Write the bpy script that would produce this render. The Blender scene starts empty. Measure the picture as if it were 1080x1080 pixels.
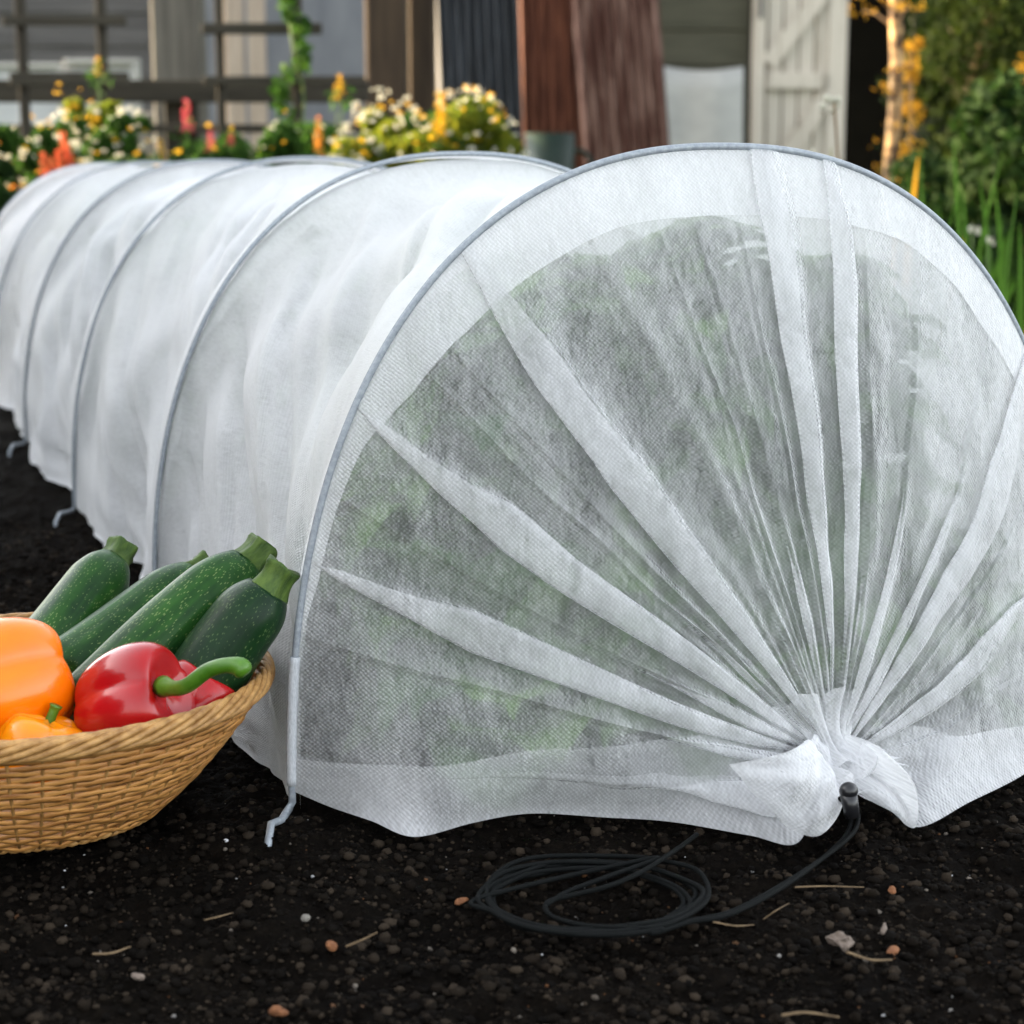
import bpy, math, random
import numpy as np
from mathutils import Vector, Matrix, noise as mn
random.seed(7); RNG = np.random.default_rng(11)
PI = math.pi
sc = bpy.context.scene
COL = sc.collection

# ------------------------------------------------------------------ camera frame
F, CX, CY, PITCH, CAMZ = 1945.0, 540.0, 540.0, -0.1827, 0.407
FW = np.array([0, math.cos(PITCH), math.sin(PITCH)]); RT = np.array([1.0, 0, 0]); UP = np.array([0, -math.sin(PITCH), math.cos(PITCH)])
CAM = np.array([0, 0, CAMZ])
def ray(u, v): return FW + (u - CX) / F * RT + (CY - v) / F * UP
def gp(u, v, z=0.0):            # point of the view ray at height z
    d = ray(u, v); return CAM + d * ((z - CAMZ) / d[2])
def at(u, v, Y):                # point of the view ray at distance Y
    d = ray(u, v); return CAM + d * (Y / d[1])
def zc(u, v, s): return CAM + ray(u, v) * s
YAW = 0.3501; TO = np.array([0.1406, 1.2444, 0.0])
cy_, sy_ = math.cos(YAW), math.sin(YAW)
def to_local(p):
    d = np.asarray(p) - TO; return np.array([d[0]*cy_ + d[1]*sy_, -d[0]*sy_ + d[1]*cy_, d[2]])
def to_world(p):
    return np.array([TO[0] + p[0]*cy_ - p[1]*sy_, TO[1] + p[0]*sy_ + p[1]*cy_, p[2]])

# ------------------------------------------------------------------ helpers
def link(o, parent=None):
    COL.objects.link(o)
    if parent is not None: o.parent = parent
    return o
def mk(name, V, Fc, m, parent=None, smooth=True, uv=None):
    me = bpy.data.meshes.new(name)
    V = np.asarray(V, dtype=np.float64)
    if isinstance(Fc, np.ndarray):
        n, k = Fc.shape
        me.vertices.add(len(V)); me.vertices.foreach_set('co', V.ravel())
        me.loops.add(n*k); me.loops.foreach_set('vertex_index', Fc.ravel().astype(np.int32))
        me.polygons.add(n); me.polygons.foreach_set('loop_start', np.arange(0, n*k, k, dtype=np.int32))
        me.update(calc_edges=True)
    else:
        me.from_pydata(V.tolist(), [], [tuple(int(i) for i in f) for f in Fc])
    if smooth: me.polygons.foreach_set('use_smooth', [True]*len(me.polygons))
    if uv is not None:
        l = me.uv_layers.new(name='UVMap'); idx = np.empty(len(me.loops), dtype=np.int32)
        me.loops.foreach_get('vertex_index', idx); l.data.foreach_set('uv', np.asarray(uv)[idx].ravel())
    me.materials.append(m); me.update(); me.validate()
    return link(bpy.data.objects.new(name, me), parent)
def tag(o, label=None, cat=None, group=None, kind=None):
    if label: o['label'] = label
    if cat: o['category'] = cat
    if group: o['group'] = group
    if kind: o['kind'] = kind
    return o
def empty(name, loc=(0,0,0), rz=0.0, label=None, cat=None, group=None):
    o = bpy.data.objects.new(name, None); link(o); o.location = loc; o.rotation_euler = (0,0,rz); o.empty_display_size = .05
    return tag(o, label, cat, group)
def copy_tree(root, label=None):
    r = root.copy(); COL.objects.link(r)
    for ch in list(root.children):
        c = ch.copy(); COL.objects.link(c); c.parent = r
        for g in list(ch.children):
            d = g.copy(); COL.objects.link(d); d.parent = c
    if label: r['label'] = label
    return r
class MB:
    def __init__(s): s.V = []; s.F = []
    def add(s, V, Fc):
        n = len(s.V); s.V += [tuple(v) for v in V]; s.F += [tuple(i+n for i in f) for f in Fc]; return s
    def box(s, x0, x1, y0, y1, z0, z1, M=None):
        V = [(x0,y0,z0),(x1,y0,z0),(x1,y1,z0),(x0,y1,z0),(x0,y0,z1),(x1,y0,z1),(x1,y1,z1),(x0,y1,z1)]
        if M is not None: V = [tuple(M @ Vector(v)) for v in V]
        return s.add(V, [(0,3,2,1),(4,5,6,7),(0,1,5,4),(1,2,6,5),(2,3,7,6),(3,0,4,7)])
    def tube(s, pts, r, n=8, closed=False, flat=None, ends=True):
        pts = [np.asarray(p, float) for p in pts]; m = len(pts); rr = r if hasattr(r, '__len__') else [r]*m
        V = []; up = np.array([0,0,1.0]); prev = None
        for i, p in enumerate(pts):
            if closed: t = pts[(i+1) % m] - pts[i-1]
            else: t = pts[min(i+1, m-1)] - pts[max(i-1, 0)]
            t = t/(np.linalg.norm(t)+1e-12)
            if prev is None:
                a = up if abs(t[2]) < .9 else np.array([1.0,0,0])
                nrm = np.cross(t, a)
            else: nrm = prev - t*np.dot(prev, t)
            nrm = nrm/(np.linalg.norm(nrm)+1e-12); prev = nrm; b = np.cross(t, nrm)
            for k in range(n):
                c, q = math.cos(2*PI*k/n), math.sin(2*PI*k/n)
                fx, fz = (1, 1) if flat is None else flat
                V.append(p + rr[i]*(nrm*c*fx + b*q*fz))
        Fc = []
        for i in range(m if closed else m-1):
            j = (i+1) % m
            for k in range(n): Fc.append((i*n+k, i*n+(k+1)%n, j*n+(k+1)%n, j*n+k))
        if not closed and ends: Fc.append(tuple(range(n-1,-1,-1))); Fc.append(tuple((m-1)*n+k for k in range(n)))
        return s.add(V, Fc)
    def build(s, name, m, parent=None, smooth=False, bevel=0):
        o = mk(name, s.V, s.F, m, parent, smooth)
        if bevel:
            b = o.modifiers.new('bevel', 'BEVEL'); b.width = bevel; b.segments = 2; b.limit_method = 'ANGLE'
        return o
def spline(pts, n):            # catmull-rom through points
    P = [np.asarray(p, float) for p in pts]; P = [2*P[0]-P[1]] + P + [2*P[-1]-P[-2]]; out = []
    m = len(P) - 3
    for i in range(n):
        t = i/(n-1)*m; k = min(int(t), m-1); t -= k
        a, b, c, d = P[k:k+4]
        out.append(.5*((2*b) + (c-a)*t + (2*a-5*b+4*c-d)*t*t + (3*b-a-3*c+d)*t**3))
    return np.array(out)
def grid_faces(nu, nv):
    i, j = np.meshgrid(np.arange(nu-1), np.arange(nv-1), indexing='ij')
    a = (i*nv + j).ravel(); return np.stack([a, a+nv, a+nv+1, a+1], 1)
def hash2(i, j, s): 
    x = np.sin(i*127.1 + j*311.7 + s*74.7)*43758.5453; return x - np.floor(x)
def vnoise(x, y, s=0):
    xi, yi = np.floor(x), np.floor(y); fx, fy = x-xi, y-yi; fx = fx*fx*(3-2*fx); fy = fy*fy*(3-2*fy)
    return ((hash2(xi,yi,s)*(1-fx)+hash2(xi+1,yi,s)*fx)*(1-fy) + (hash2(xi,yi+1,s)*(1-fx)+hash2(xi+1,yi+1,s)*fx)*fy)*2-1

# ------------------------------------------------------------------ materials
def new_mat(name):
    m = bpy.data.materials.new(name); m.use_nodes = True; nt = m.node_tree
    for n in list(nt.nodes): nt.nodes.remove(n)
    out = nt.nodes.new('ShaderNodeOutputMaterial'); return m, nt, out
def node(nt, t, ins=None, **kw):
    n = nt.nodes.new(t)
    for k, v in kw.items(): setattr(n, k, v)
    for k, v in (ins or {}).items():
        if hasattr(v, 'is_output') or isinstance(v, bpy.types.NodeSocket): nt.links.new(v, n.inputs[k])
        else: n.inputs[k].default_value = v
    return n
def math_n(nt, op, a, b=0.0, c=0.0): return node(nt, 'ShaderNodeMath', {0: a, 1: b, 2: c}, operation=op).outputs[0]
def col4(c): return (c[0], c[1], c[2], 1)
def mapped(nt, scale=(1,1,1), coord='Object'):
    tc = node(nt, 'ShaderNodeTexCoord'); mp = node(nt, 'ShaderNodeMapping', {'Vector': tc.outputs[coord], 'Scale': scale}); return mp.outputs[0]
def ramp(nt, fac, stops):
    r = node(nt, 'ShaderNodeValToRGB', {'Fac': fac}); e = r.color_ramp.elements
    while len(e) < len(stops): e.new(.5)
    for el, (p, c) in zip(e, stops): el.position = p; el.color = col4(c)
    return r.outputs[0]
def dim(c,k=.80): return tuple(v*k for v in c)
def simple(name, c1, c2, rough=.8, scale=(6,6,6), det=6, bump=.2, bscale=1.0, lo=.3, hi=.7, spec=.3, sub=0.0, metallic=0.0):
    m, nt, out = new_mat(name); v = mapped(nt, scale); c1, c2 = dim(c1), dim(c2)
    nz = node(nt, 'ShaderNodeTexNoise', {'Vector': v, 'Scale': 1.0, 'Detail': det, 'Roughness': .65})
    c = ramp(nt, nz.outputs['Fac'], [(lo, c1), (hi, c2)])
    p = node(nt, 'ShaderNodeBsdfPrincipled', {'Base Color': c, 'Roughness': rough, 'Specular IOR Level': spec, 'Metallic': metallic})
    if sub: p.inputs['Subsurface Weight'].default_value = sub; p.inputs['Subsurface Scale'].default_value = .01
    if bump:
        b = node(nt, 'ShaderNodeBump', {'Height': nz.outputs['Fac'], 'Strength': bump, 'Distance': .01*bscale}); nt.links.new(b.outputs[0], p.inputs['Normal'])
    nt.links.new(p.outputs[0], out.inputs[0]); return m
def leafmat(name, c1, c2, trans=.4, rough=.5, scale=5):
    m, nt, out = new_mat(name)
    g = node(nt, 'ShaderNodeNewGeometry'); v = mapped(nt, (scale,)*3); c1, c2 = dim(c1), dim(c2)
    nz = node(nt, 'ShaderNodeTexNoise', {'Vector': v, 'Scale': 1.0, 'Detail': 3})
    f = math_n(nt, 'ADD', math_n(nt, 'MULTIPLY', g.outputs['Random Per Island'], .6), math_n(nt, 'MULTIPLY', nz.outputs['Fac'], .4))
    c = ramp(nt, f, [(.15, c1), (.85, c2)])
    p = node(nt, 'ShaderNodeBsdfPrincipled', {'Base Color': c, 'Roughness': .75, 'Specular IOR Level': .12})
    t = node(nt, 'ShaderNodeBsdfTranslucent', {'Color': c})
    mx = node(nt, 'ShaderNodeMixShader', {0: trans, 1: p.outputs[0], 2: t.outputs[0]})
    nt.links.new(mx.outputs[0], out.inputs[0]); return m

def fleece_mat(name, base=.56, pat=.16, blot=.85):
    m, nt, out = new_mat(name)
    tc = node(nt, 'ShaderNodeTexCoord'); sep = node(nt, 'ShaderNodeSeparateXYZ', {0: tc.outputs['UV']})
    u, v = sep.outputs[0], sep.outputs[1]; k = 2*PI/.0030
    wob = node(nt, 'ShaderNodeTexNoise', {'Vector': tc.outputs['UV'], 'Scale': 70.0, 'Detail': 4, 'Roughness': .7})
    w = math_n(nt, 'MULTIPLY', wob.outputs['Fac'], 7.0)
    s1 = math_n(nt, 'SINE', math_n(nt, 'ADD', math_n(nt, 'MULTIPLY', u, k), w))
    s2 = math_n(nt, 'SINE', math_n(nt, 'ADD', math_n(nt, 'MULTIPLY', v, k), w))
    pt = math_n(nt, 'MULTIPLY', s1, s2)
    # loose fibres lying every way
    mp = node(nt, 'ShaderNodeMapping', {'Vector': tc.outputs['UV'], 'Scale': (420, 130, 1), 'Rotation': (0, 0, .7)})
    fib = node(nt, 'ShaderNodeTexNoise', {'Vector': mp.outputs[0], 'Scale': 1.0, 'Detail': 4, 'Distortion': 1.2})
    mp2 = node(nt, 'ShaderNodeMapping', {'Vector': tc.outputs['UV'], 'Scale': (22, 8, 1), 'Rotation': (0, 0, -.6)})
    blo = node(nt, 'ShaderNodeTexNoise', {'Vector': mp2.outputs[0], 'Scale': 1.0, 'Detail': 5, 'Roughness': .7, 'Distortion': .6})
    a = math_n(nt, 'MULTIPLY_ADD', pt, pat, base)
    a = math_n(nt, 'ADD', a, math_n(nt, 'MULTIPLY', math_n(nt, 'SUBTRACT', fib.outputs['Fac'], .5), .60))
    a = math_n(nt, 'ADD', a, math_n(nt, 'MULTIPLY', math_n(nt, 'SUBTRACT', blo.outputs['Fac'], .5), blot))
    a = node(nt, 'ShaderNodeClamp', {0: a, 1: .12, 2: .97}).outputs[0]
    # a slanted path through the sheet meets more fibre
    g = node(nt, 'ShaderNodeNewGeometry'); dt = node(nt, 'ShaderNodeVectorMath', {0: g.outputs['Normal'], 1: g.outputs['Incoming']}, operation='DOT_PRODUCT')
    cs = math_n(nt, 'MAXIMUM', math_n(nt, 'ABSOLUTE', dt.outputs['Value']), .12)
    T = math_n(nt, 'POWER', math_n(nt, 'SUBTRACT', 1.0, a), math_n(nt, 'DIVIDE', 1.0, cs))
    A = math_n(nt, 'SUBTRACT', 1.0, T)
    b = node(nt, 'ShaderNodeBump', {'Height': math_n(nt, 'ADD', math_n(nt, 'MULTIPLY', pt, .4), math_n(nt, 'MULTIPLY', fib.outputs['Fac'], .8)), 'Strength': .8, 'Distance': .0008})
    d = node(nt, 'ShaderNodeBsdfDiffuse', {'Color': (.86, .865, .88, 1), 'Normal': b.outputs[0]})
    t = node(nt, 'ShaderNodeBsdfTranslucent', {'Color': (.84, .845, .86, 1), 'Normal': b.outputs[0]})
    gl = node(nt, 'ShaderNodeBsdfGlossy', {'Color': (1,1,1,1), 'Roughness': .45, 'Normal': b.outputs[0]})
    m1 = node(nt, 'ShaderNodeMixShader', {0: .42, 1: d.outputs[0], 2: t.outputs[0]})
    m2 = node(nt, 'ShaderNodeMixShader', {0: .04, 1: m1.outputs[0], 2: gl.outputs[0]})
    tr = node(nt, 'ShaderNodeBsdfTransparent', {'Color': (1,1,1,1)})
    rf = node(nt, 'ShaderNodeBsdfRefraction', {'Color': (1,1,1,1), 'Roughness': .75, 'IOR': 1.28})     # fibres scatter part of what passes through
    thru = node(nt, 'ShaderNodeMixShader', {0: .48, 1: tr.outputs[0], 2: rf.outputs[0]})
    mx = node(nt, 'ShaderNodeMixShader', {0: A, 1: thru.outputs[0], 2: m2.outputs[0]})
    nt.links.new(mx.outputs[0], out.inputs[0]); return m

def soil_mat():
    m, nt, out = new_mat('soil'); v = mapped(nt)
    n1 = node(nt, 'ShaderNodeTexNoise', {'Vector': v, 'Scale': 160.0, 'Detail': 8, 'Roughness': .75})
    n2 = node(nt, 'ShaderNodeTexNoise', {'Vector': v, 'Scale': 9.0, 'Detail': 4})
    vo = node(nt, 'ShaderNodeTexVoronoi', {'Vector': v, 'Scale': 140.0})
    f = math_n(nt, 'MULTIPLY', n1.outputs['Fac'], math_n(nt, 'ADD', n2.outputs['Fac'], .5))
    c = ramp(nt, f, [(.3, (.0015,.0012,.001)), (.62, (.006,.0046,.0033)), (.85, (.015,.011,.0075))])
    h = math_n(nt, 'ADD', n1.outputs['Fac'], math_n(nt, 'MULTIPLY', vo.outputs['Distance'], -1.2))
    b = node(nt, 'ShaderNodeBump', {'Height': h, 'Strength': 1.0, 'Distance': .004})
    p = node(nt, 'ShaderNodeBsdfPrincipled', {'Base Color': c, 'Roughness': 1.0, 'Specular IOR Level': .04, 'Normal': b.outputs[0]})
    nt.links.new(p.outputs[0], out.inputs[0]); return m
def crumb_mat(name, stops, rough=.9):
    m, nt, out = new_mat(name); g = node(nt, 'ShaderNodeNewGeometry'); v = mapped(nt)
    c = ramp(nt, g.outputs['Random Per Island'], stops)
    n1 = node(nt, 'ShaderNodeTexNoise', {'Vector': v, 'Scale': 700.0, 'Detail': 5})
    b = node(nt, 'ShaderNodeBump', {'Height': n1.outputs['Fac'], 'Strength': .8, 'Distance': .001})
    p = node(nt, 'ShaderNodeBsdfPrincipled', {'Base Color': c, 'Roughness': rough, 'Specular IOR Level': .05, 'Normal': b.outputs[0]})
    nt.links.new(p.outputs[0], out.inputs[0]); return m
def courgette_mat(name, dark, mid, fleck=(.33,.42,.16)):
    m, nt, out = new_mat(name)
    v = mapped(nt, (1, 1, .35)); vs = mapped(nt, (1,1,.06))
    vo = node(nt, 'ShaderNodeTexVoronoi', {'Vector': v, 'Scale': 850.0, 'Randomness': 1.0})
    no = node(nt, 'ShaderNodeTexNoise', {'Vector': mapped(nt), 'Scale': 26.0, 'Detail': 5, 'Roughness': .6})
    st = node(nt, 'ShaderNodeTexNoise', {'Vector': vs, 'Scale': 150.0, 'Detail': 2})
    base = ramp(nt, math_n(nt, 'ADD', math_n(nt,'MULTIPLY', no.outputs['Fac'], .6), math_n(nt,'MULTIPLY', st.outputs['Fac'], .4)), [(.35, dark), (.65, mid)])
    # flecks: small pale dots, denser in some streaks
    thr = math_n(nt, 'MULTIPLY_ADD', no.outputs['Fac'], .8, -.10)
    fl = math_n(nt, 'LESS_THAN', vo.outputs['Distance'], thr)
    pick = math_n(nt, 'GREATER_THAN', node(nt, 'ShaderNodeSeparateXYZ', {0: vo.outputs['Color']}).outputs[0], .45)
    fl = math_n(nt, 'MULTIPLY', math_n(nt, 'MULTIPLY', fl, pick), .30)
    mx = node(nt, 'ShaderNodeMix', {0: fl, 6: base, 7: col4(fleck)}, data_type='RGBA')
    b = node(nt, 'ShaderNodeBump', {'Height': st.outputs['Fac'], 'Strength': .25, 'Distance': .002})
    p = node(nt, 'ShaderNodeBsdfPrincipled', {'Base Color': mx.outputs[2], 'Roughness': .36, 'Specular IOR Level': .16, 'Normal': b.outputs[0]})
    nt.links.new(p.outputs[0], out.inputs[0]); return m
def pepper_mat(name, c1, c2):
    m, nt, out = new_mat(name)
    n = node(nt, 'ShaderNodeTexNoise', {'Vector': mapped(nt), 'Scale': 18.0, 'Detail': 3})
    sp = node(nt, 'ShaderNodeTexNoise', {'Vector': mapped(nt), 'Scale': 420.0, 'Detail': 2})
    c = ramp(nt, n.outputs['Fac'], [(.3, c1), (.7, c2)])
    b = node(nt, 'ShaderNodeBump', {'Height': math_n(nt,'ADD', math_n(nt,'MULTIPLY', sp.outputs['Fac'], .12), n.outputs['Fac']), 'Strength': .25, 'Distance': .002})
    p = node(nt, 'ShaderNodeBsdfPrincipled', {'Base Color': c, 'Roughness': .26, 'Specular IOR Level': .32, 'Normal': b.outputs[0], 'Subsurface Weight': .25, 'Subsurface Scale': .006, 'Coat Weight': .35, 'Coat Roughness': .04})
    p.inputs['Subsurface Radius'].default_value = (1,.4,.1)
    nt.links.new(p.outputs[0], out.inputs[0]); return m
def wood_mat(name, c1, c2, along='z', rough=.85, bump=.5, s=1.0, lo=.3, hi=.7):
    sc_ = {'z': (30*s,30*s,2*s), 'x': (2*s,30*s,30*s)}[along]
    return simple(name, c1, c2, rough, sc_, 8, bump, .5, lo, hi)

M = {}
M['fleece'] = fleece_mat('fleece', .335, .13)
M['fleece_dense'] = fleece_mat('fleece_dense', .55, .10)
M['fleece_cover'] = fleece_mat('fleece_cover', .49, .07, .50)
M['soil'] = soil_mat()
M['crumbs'] = crumb_mat('crumbs', [(.0,(.0025,.002,.0016)), (.45,(.0055,.0042,.003)), (.82,(.014,.0105,.0075)), (1,(.032,.024,.017))])
M['grit'] = crumb_mat('grit', [(.0,(.05,.028,.015)), (.35,(.10,.045,.02)), (.5,(.07,.06,.05)), (.75,(.14,.12,.10)), (.92,(.30,.30,.30)), (1,(.5,.5,.52))])
M['courg1'] = courgette_mat('courgette_skin', (.0045,.028,.006), (.022,.085,.012))
M['courg2'] = courgette_mat('courgette_skin_dark', (.003,.016,.006), (.009,.036,.009), (.18,.26,.10))
M['courg_stalk'] = simple('courgette_stalk', (.022,.06,.008), (.10,.165,.025), .6, (200,200,60), 4, .6, .3)
M['orange'] = pepper_mat('orange_pepper', (.80,.135,.0), (.88,.20,.0))
M['yellow'] = pepper_mat('yellow_pepper', (.80,.22,.001), (.86,.29,.002))
M['red'] = pepper_mat('red_pepper', (.28,.002,.004), (.42,.004,.006))
M['pep_stem'] = simple('pepper_stem', (.045,.15,.006), (.10,.24,.015), .4, (60,60,60), 4, .25, .3, spec=.5)
M['wick'] = simple('wicker', (.22,.075,.014), (.66,.32,.085), .5, (24,24,300), 5, .35, .2, spec=.4, lo=.28, hi=.66)
M['wick2'] = simple('wicker_rim', (.25,.11,.025), (.62,.35,.12), .5, (120,120,160), 5, .35, .2, spec=.4)
M['steel'] = simple('galvanised', (.26,.29,.33), (.42,.46,.50), .6, (300,300,300), 4, .3, .1, spec=.5, metallic=.35)
M['sleeve'] = simple('sleeve', (.45,.47,.50), (.62,.64,.67), .8, (900,900,300), 3, .5, .1)
M['cord'] = simple('black_cord', (.0012,.0016,.0016), (.004,.0055,.0055), .75, (1500,1500,1500), 2, .5, .1, spec=.12)
M['black_plastic'] = simple('black_plastic', (.008,.008,.01), (.014,.014,.016), .3, (50,50,50), 2, .05, spec=.5)
M['crop'] = leafmat('crop_leaf', (.03,.13,.02), (.24,.46,.10), .35)
M['leaf'] = leafmat('leaf', (.016,.055,.008), (.065,.145,.02), .45)
M['leaf_yellow'] = leafmat('leaf_yellow', (.06,.12,.010), (.27,.28,.025), .5)
M['leaf_dark'] = leafmat('leaf_dark', (.005,.018,.004), (.026,.058,.010), .3)
M['leaf_conifer'] = leafmat('leaf_conifer', (.006,.018,.003), (.042,.062,.008), .4)
M['leaf_sungold'] = leafmat('leaf_sungold', (.40,.20,.015), (.75,.42,.04), .55)  # glow of backlit leaves painted into their colour
M['blade'] = leafmat('blade', (.03,.10,.012), (.12,.25,.03), .5)
M['stem'] = simple('stem', (.05,.10,.02), (.11,.18,.04), .7)
M['bark'] = simple('bark', (.09,.055,.03), (.30,.20,.11), .9, (20,20,4), 6, .8)
M['sunbark'] = simple('sun_bark', (.06,.03,.012), (.52,.33,.15), .8, (9,9,16), 6, .6, lo=.44, hi=.60)  # low sun on the trunk painted in as bright golden patches
M['pet_white'] = leafmat('petal_white', (.55,.55,.45), (.8,.78,.66), .4)
M['pet_yellow'] = leafmat('petal_yellow', (.75,.42,.02), (.9,.62,.04), .45)
M['pet_coral'] = leafmat('petal_coral', (.65,.10,.05), (.85,.25,.12), .45)
M['pet_pink'] = leafmat('petal_pink', (.60,.07,.10), (.78,.16,.2), .45)
M['pet_orange'] = leafmat('petal_orange', (.8,.25,.03), (.9,.42,.06), .45)
M['eye'] = simple('flower_eye', (.5,.28,.02), (.7,.42,.04), .9)
M['dwood'] = wood_mat('dark_timber', (.018,.015,.010), (.052,.045,.032))
M['dwoodx'] = wood_mat('dark_timber_rail', (.018,.016,.011), (.062,.054,.038), 'x')
M['greypost'] = wood_mat('grey_post', (.06,.056,.048), (.155,.145,.122))
M['boardgrey'] = wood_mat('grey_board', (.045,.043,.044), (.105,.10,.10), 'x')
M['boardgreen'] = wood_mat('green_board', (.035,.035,.022), (.08,.076,.052), 'x')
M['bluewall'] = simple('blue_grey_paint', (.125,.135,.16), (.185,.195,.22), .8, (8,8,2), 6, .15)
M['cream'] = wood_mat('cream_board', (.24,.19,.15), (.42,.35,.29))
M['brownpost'] = wood_mat('brown_post', (.022,.014,.008), (.075,.05,.028))
M['white_sheet'] = simple('white_sheet', (.28,.285,.275), (.42,.42,.40), .6, (3,3,5), 5, .1)
M['white_glaze'] = simple('white_plastic_sheet', (.34,.36,.39), (.50,.52,.55), .4, (2,2,6), 5, .2)
M['doorpaint'] = wood_mat('peeling_paint', (.20,.165,.12), (.55,.50,.43), 'z', lo=.26, hi=.46, s=.8)
M['dark_in'] = simple('dark_interior', (.006,.006,.006), (.012,.011,.010), .95, bump=0)
M['tin_dark'] = simple('dark_tin', (.006,.008,.012), (.07,.078,.095), .6, (38,38,1.4), 9, .3, lo=.48, hi=.72)
M['tin_rust'] = simple('rusty_tin', (.06,.015,.007), (.20,.07,.038), .8, (26,26,2.2), 9, .4, lo=.44, hi=.62)
M['tin_rust2'] = simple('rusty_tin_pale', (.06,.019,.012), (.21,.125,.10), .8, (26,26,2.2), 9, .4, lo=.44, hi=.6)
M['grass'] = simple('lawn', (.03,.06,.012), (.08,.13,.03), .9, (3,3,3), 8, .5)
M['stone'] = simple('grey_stone', (.12,.11,.095), (.26,.24,.21), .9, (14,14,14), 6, .6)
M['twig'] = simple('twig', (.10,.065,.035), (.26,.18,.10), .8, (100,100,100), 4, .3)
M['chip_pale'] = simple('pale_chip', (.13,.10,.08), (.28,.22,.18), .8, (120,120,120), 5, .6)
M['chip_orange'] = simple('orange_chip', (.16,.06,.025), (.36,.15,.06), .7, (160,160,160), 5, .6)
M['pot_green'] = simple('green_plastic', (.002,.012,.006), (.004,.02,.011), .5, (20,20,20), 2, .05)

# ------------------------------------------------------------------ ground
gx, gy = np.meshgrid(np.linspace(-60, 60, 61), np.linspace(-30, 90, 61), indexing='ij')
tag(mk('ground', np.stack([gx.ravel(), gy.ravel(), np.full(gx.size, -.02)], 1), grid_faces(61, 61), M['grass']), kind='structure')
def soil_h(X, Y):
    h = .006*vnoise(X*7, Y*7, 1) + .005*vnoise(X*22, Y*22, 2) + .0035*vnoise(X*60, Y*60, 3) + .0030*vnoise(X*130, Y*130, 4) + .0012*vnoise(X*330, Y*330, 7)
    return h - .008
def soil_patch(x0, x1, y0, y1, step):
    nx, ny = int((x1-x0)/step)+1, int((y1-y0)/step)+1
    X, Y = np.meshgrid(np.linspace(x0, x1, nx), np.linspace(y0, y1, ny), indexing='ij')
    return X, Y, nx, ny
# one sheet, its grid finer near the viewer
xs = np.concatenate([np.linspace(-3.2, -.75, 50), np.linspace(-.745, .85, 420), np.linspace(.86, 3.4, 50)])
ys = np.concatenate([np.linspace(-1, .8, 30), np.linspace(.805, 1.9, 300), np.linspace(1.91, 7.0, 240)])
X, Y = np.meshgrid(xs, ys, indexing='ij')
tag(mk('soil_bed', np.stack([X.ravel(), Y.ravel(), soil_h(X, Y).ravel()], 1), grid_faces(len(xs), len(ys)), M['soil']), kind='structure')
# crumbs of soil: small lumps
def lumps(name, n, area, rmin, rmax, m, label, dens=1.5, power=2.5):
    t = (1+5**.5)/2
    B = np.array([(-1,t,0),(1,t,0),(-1,-t,0),(1,-t,0),(0,-1,t),(0,1,t),(0,-1,-t),(0,1,-t),(t,0,-1),(t,0,1),(-t,0,-1),(-t,0,1)])/math.hypot(1,t)
    Fi = np.array([(0,11,5),(0,5,1),(0,1,7),(0,7,10),(0,10,11),(1,5,9),(5,11,4),(11,10,2),(10,7,6),(7,1,8),(3,9,4),(3,4,2),(3,2,6),(3,6,8),(3,8,9),(4,9,5),(2,4,11),(6,2,10),(8,6,7),(9,8,1)])
    x0,x1,y0,y1 = area
    px = RNG.uniform(x0, x1, n); py = y0 + (y1-y0)*RNG.uniform(0,1,n)**dens
    r = rmin + (rmax-rmin)*RNG.uniform(0,1,n)**power
    V = B[None]*(1+RNG.uniform(-.28,.28,(n,12,1)))*r[:,None,None]*np.stack([RNG.uniform(.8,1.3,n),RNG.uniform(.8,1.3,n),RNG.uniform(.55,.95,n)],1)[:,None,:]
    a = RNG.uniform(0,2*PI,n); c,s_ = np.cos(a)[:,None],np.sin(a)[:,None]
    V = np.stack([V[...,0]*c - V[...,1]*s_, V[...,0]*s_ + V[...,1]*c, V[...,2]], -1)
    V += np.stack([px, py, soil_h(px,py) + r*.25], 1)[:,None,:]
    Fc = (Fi[None] + (np.arange(n)*12)[:,None,None]).reshape(-1,3)
    return tag(mk(name, V.reshape(-1,3), Fc, m, smooth=False), label, 'soil', kind='stuff')
lumps('soil_crumbs', 70000, (-.65,.75,.80,2.2), .0010, .0040, M['crumbs'], 'loose dark crumbs of soil covering the bed', 1.5, 4.5)
lumps('pale_grit', 1300, (-.6,.7,.82,1.7), .0005, .0022, M['grit'], 'scattered specks of pale and orange grit on the dark soil', 1.3, 3.5)

# ------------------------------------------------------------------ fleece tunnel
HH, NEXP, HW = .4206, 2.294, .30
def hoop_xz(s, w=HW, h=HH):    # s in 0..1, left foot to right foot, roughly even in arc length
    s = np.asarray(s, float); T = s*PI; e = 2/NEXP
    c = np.cos(T); return -w*np.sign(c)*np.abs(c)**e, .012 + (h-.012)*np.abs(np.sin(T))**e
_T = np.linspace(0,1,2001); _x,_z = hoop_xz(_T); _L = np.concatenate([[0], np.cumsum(np.hypot(np.diff(_x), np.diff(_z)))]); LARC = _L[-1]
def arc(s): return np.interp(np.asarray(s)*LARC, _L, _T)      # even arc length
def hoopP(s, w=HW, h=HH): return hoop_xz(arc(s), w, h)
HY = [0, .538, 1.137, 1.736, 2.335, 2.934]
tunnel = empty('fleece_tunnel', tuple(TO), YAW, 'long white fleece grow tunnel on wire hoops, its near end gathered with a black drawstring', 'grow tunnel')

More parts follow.
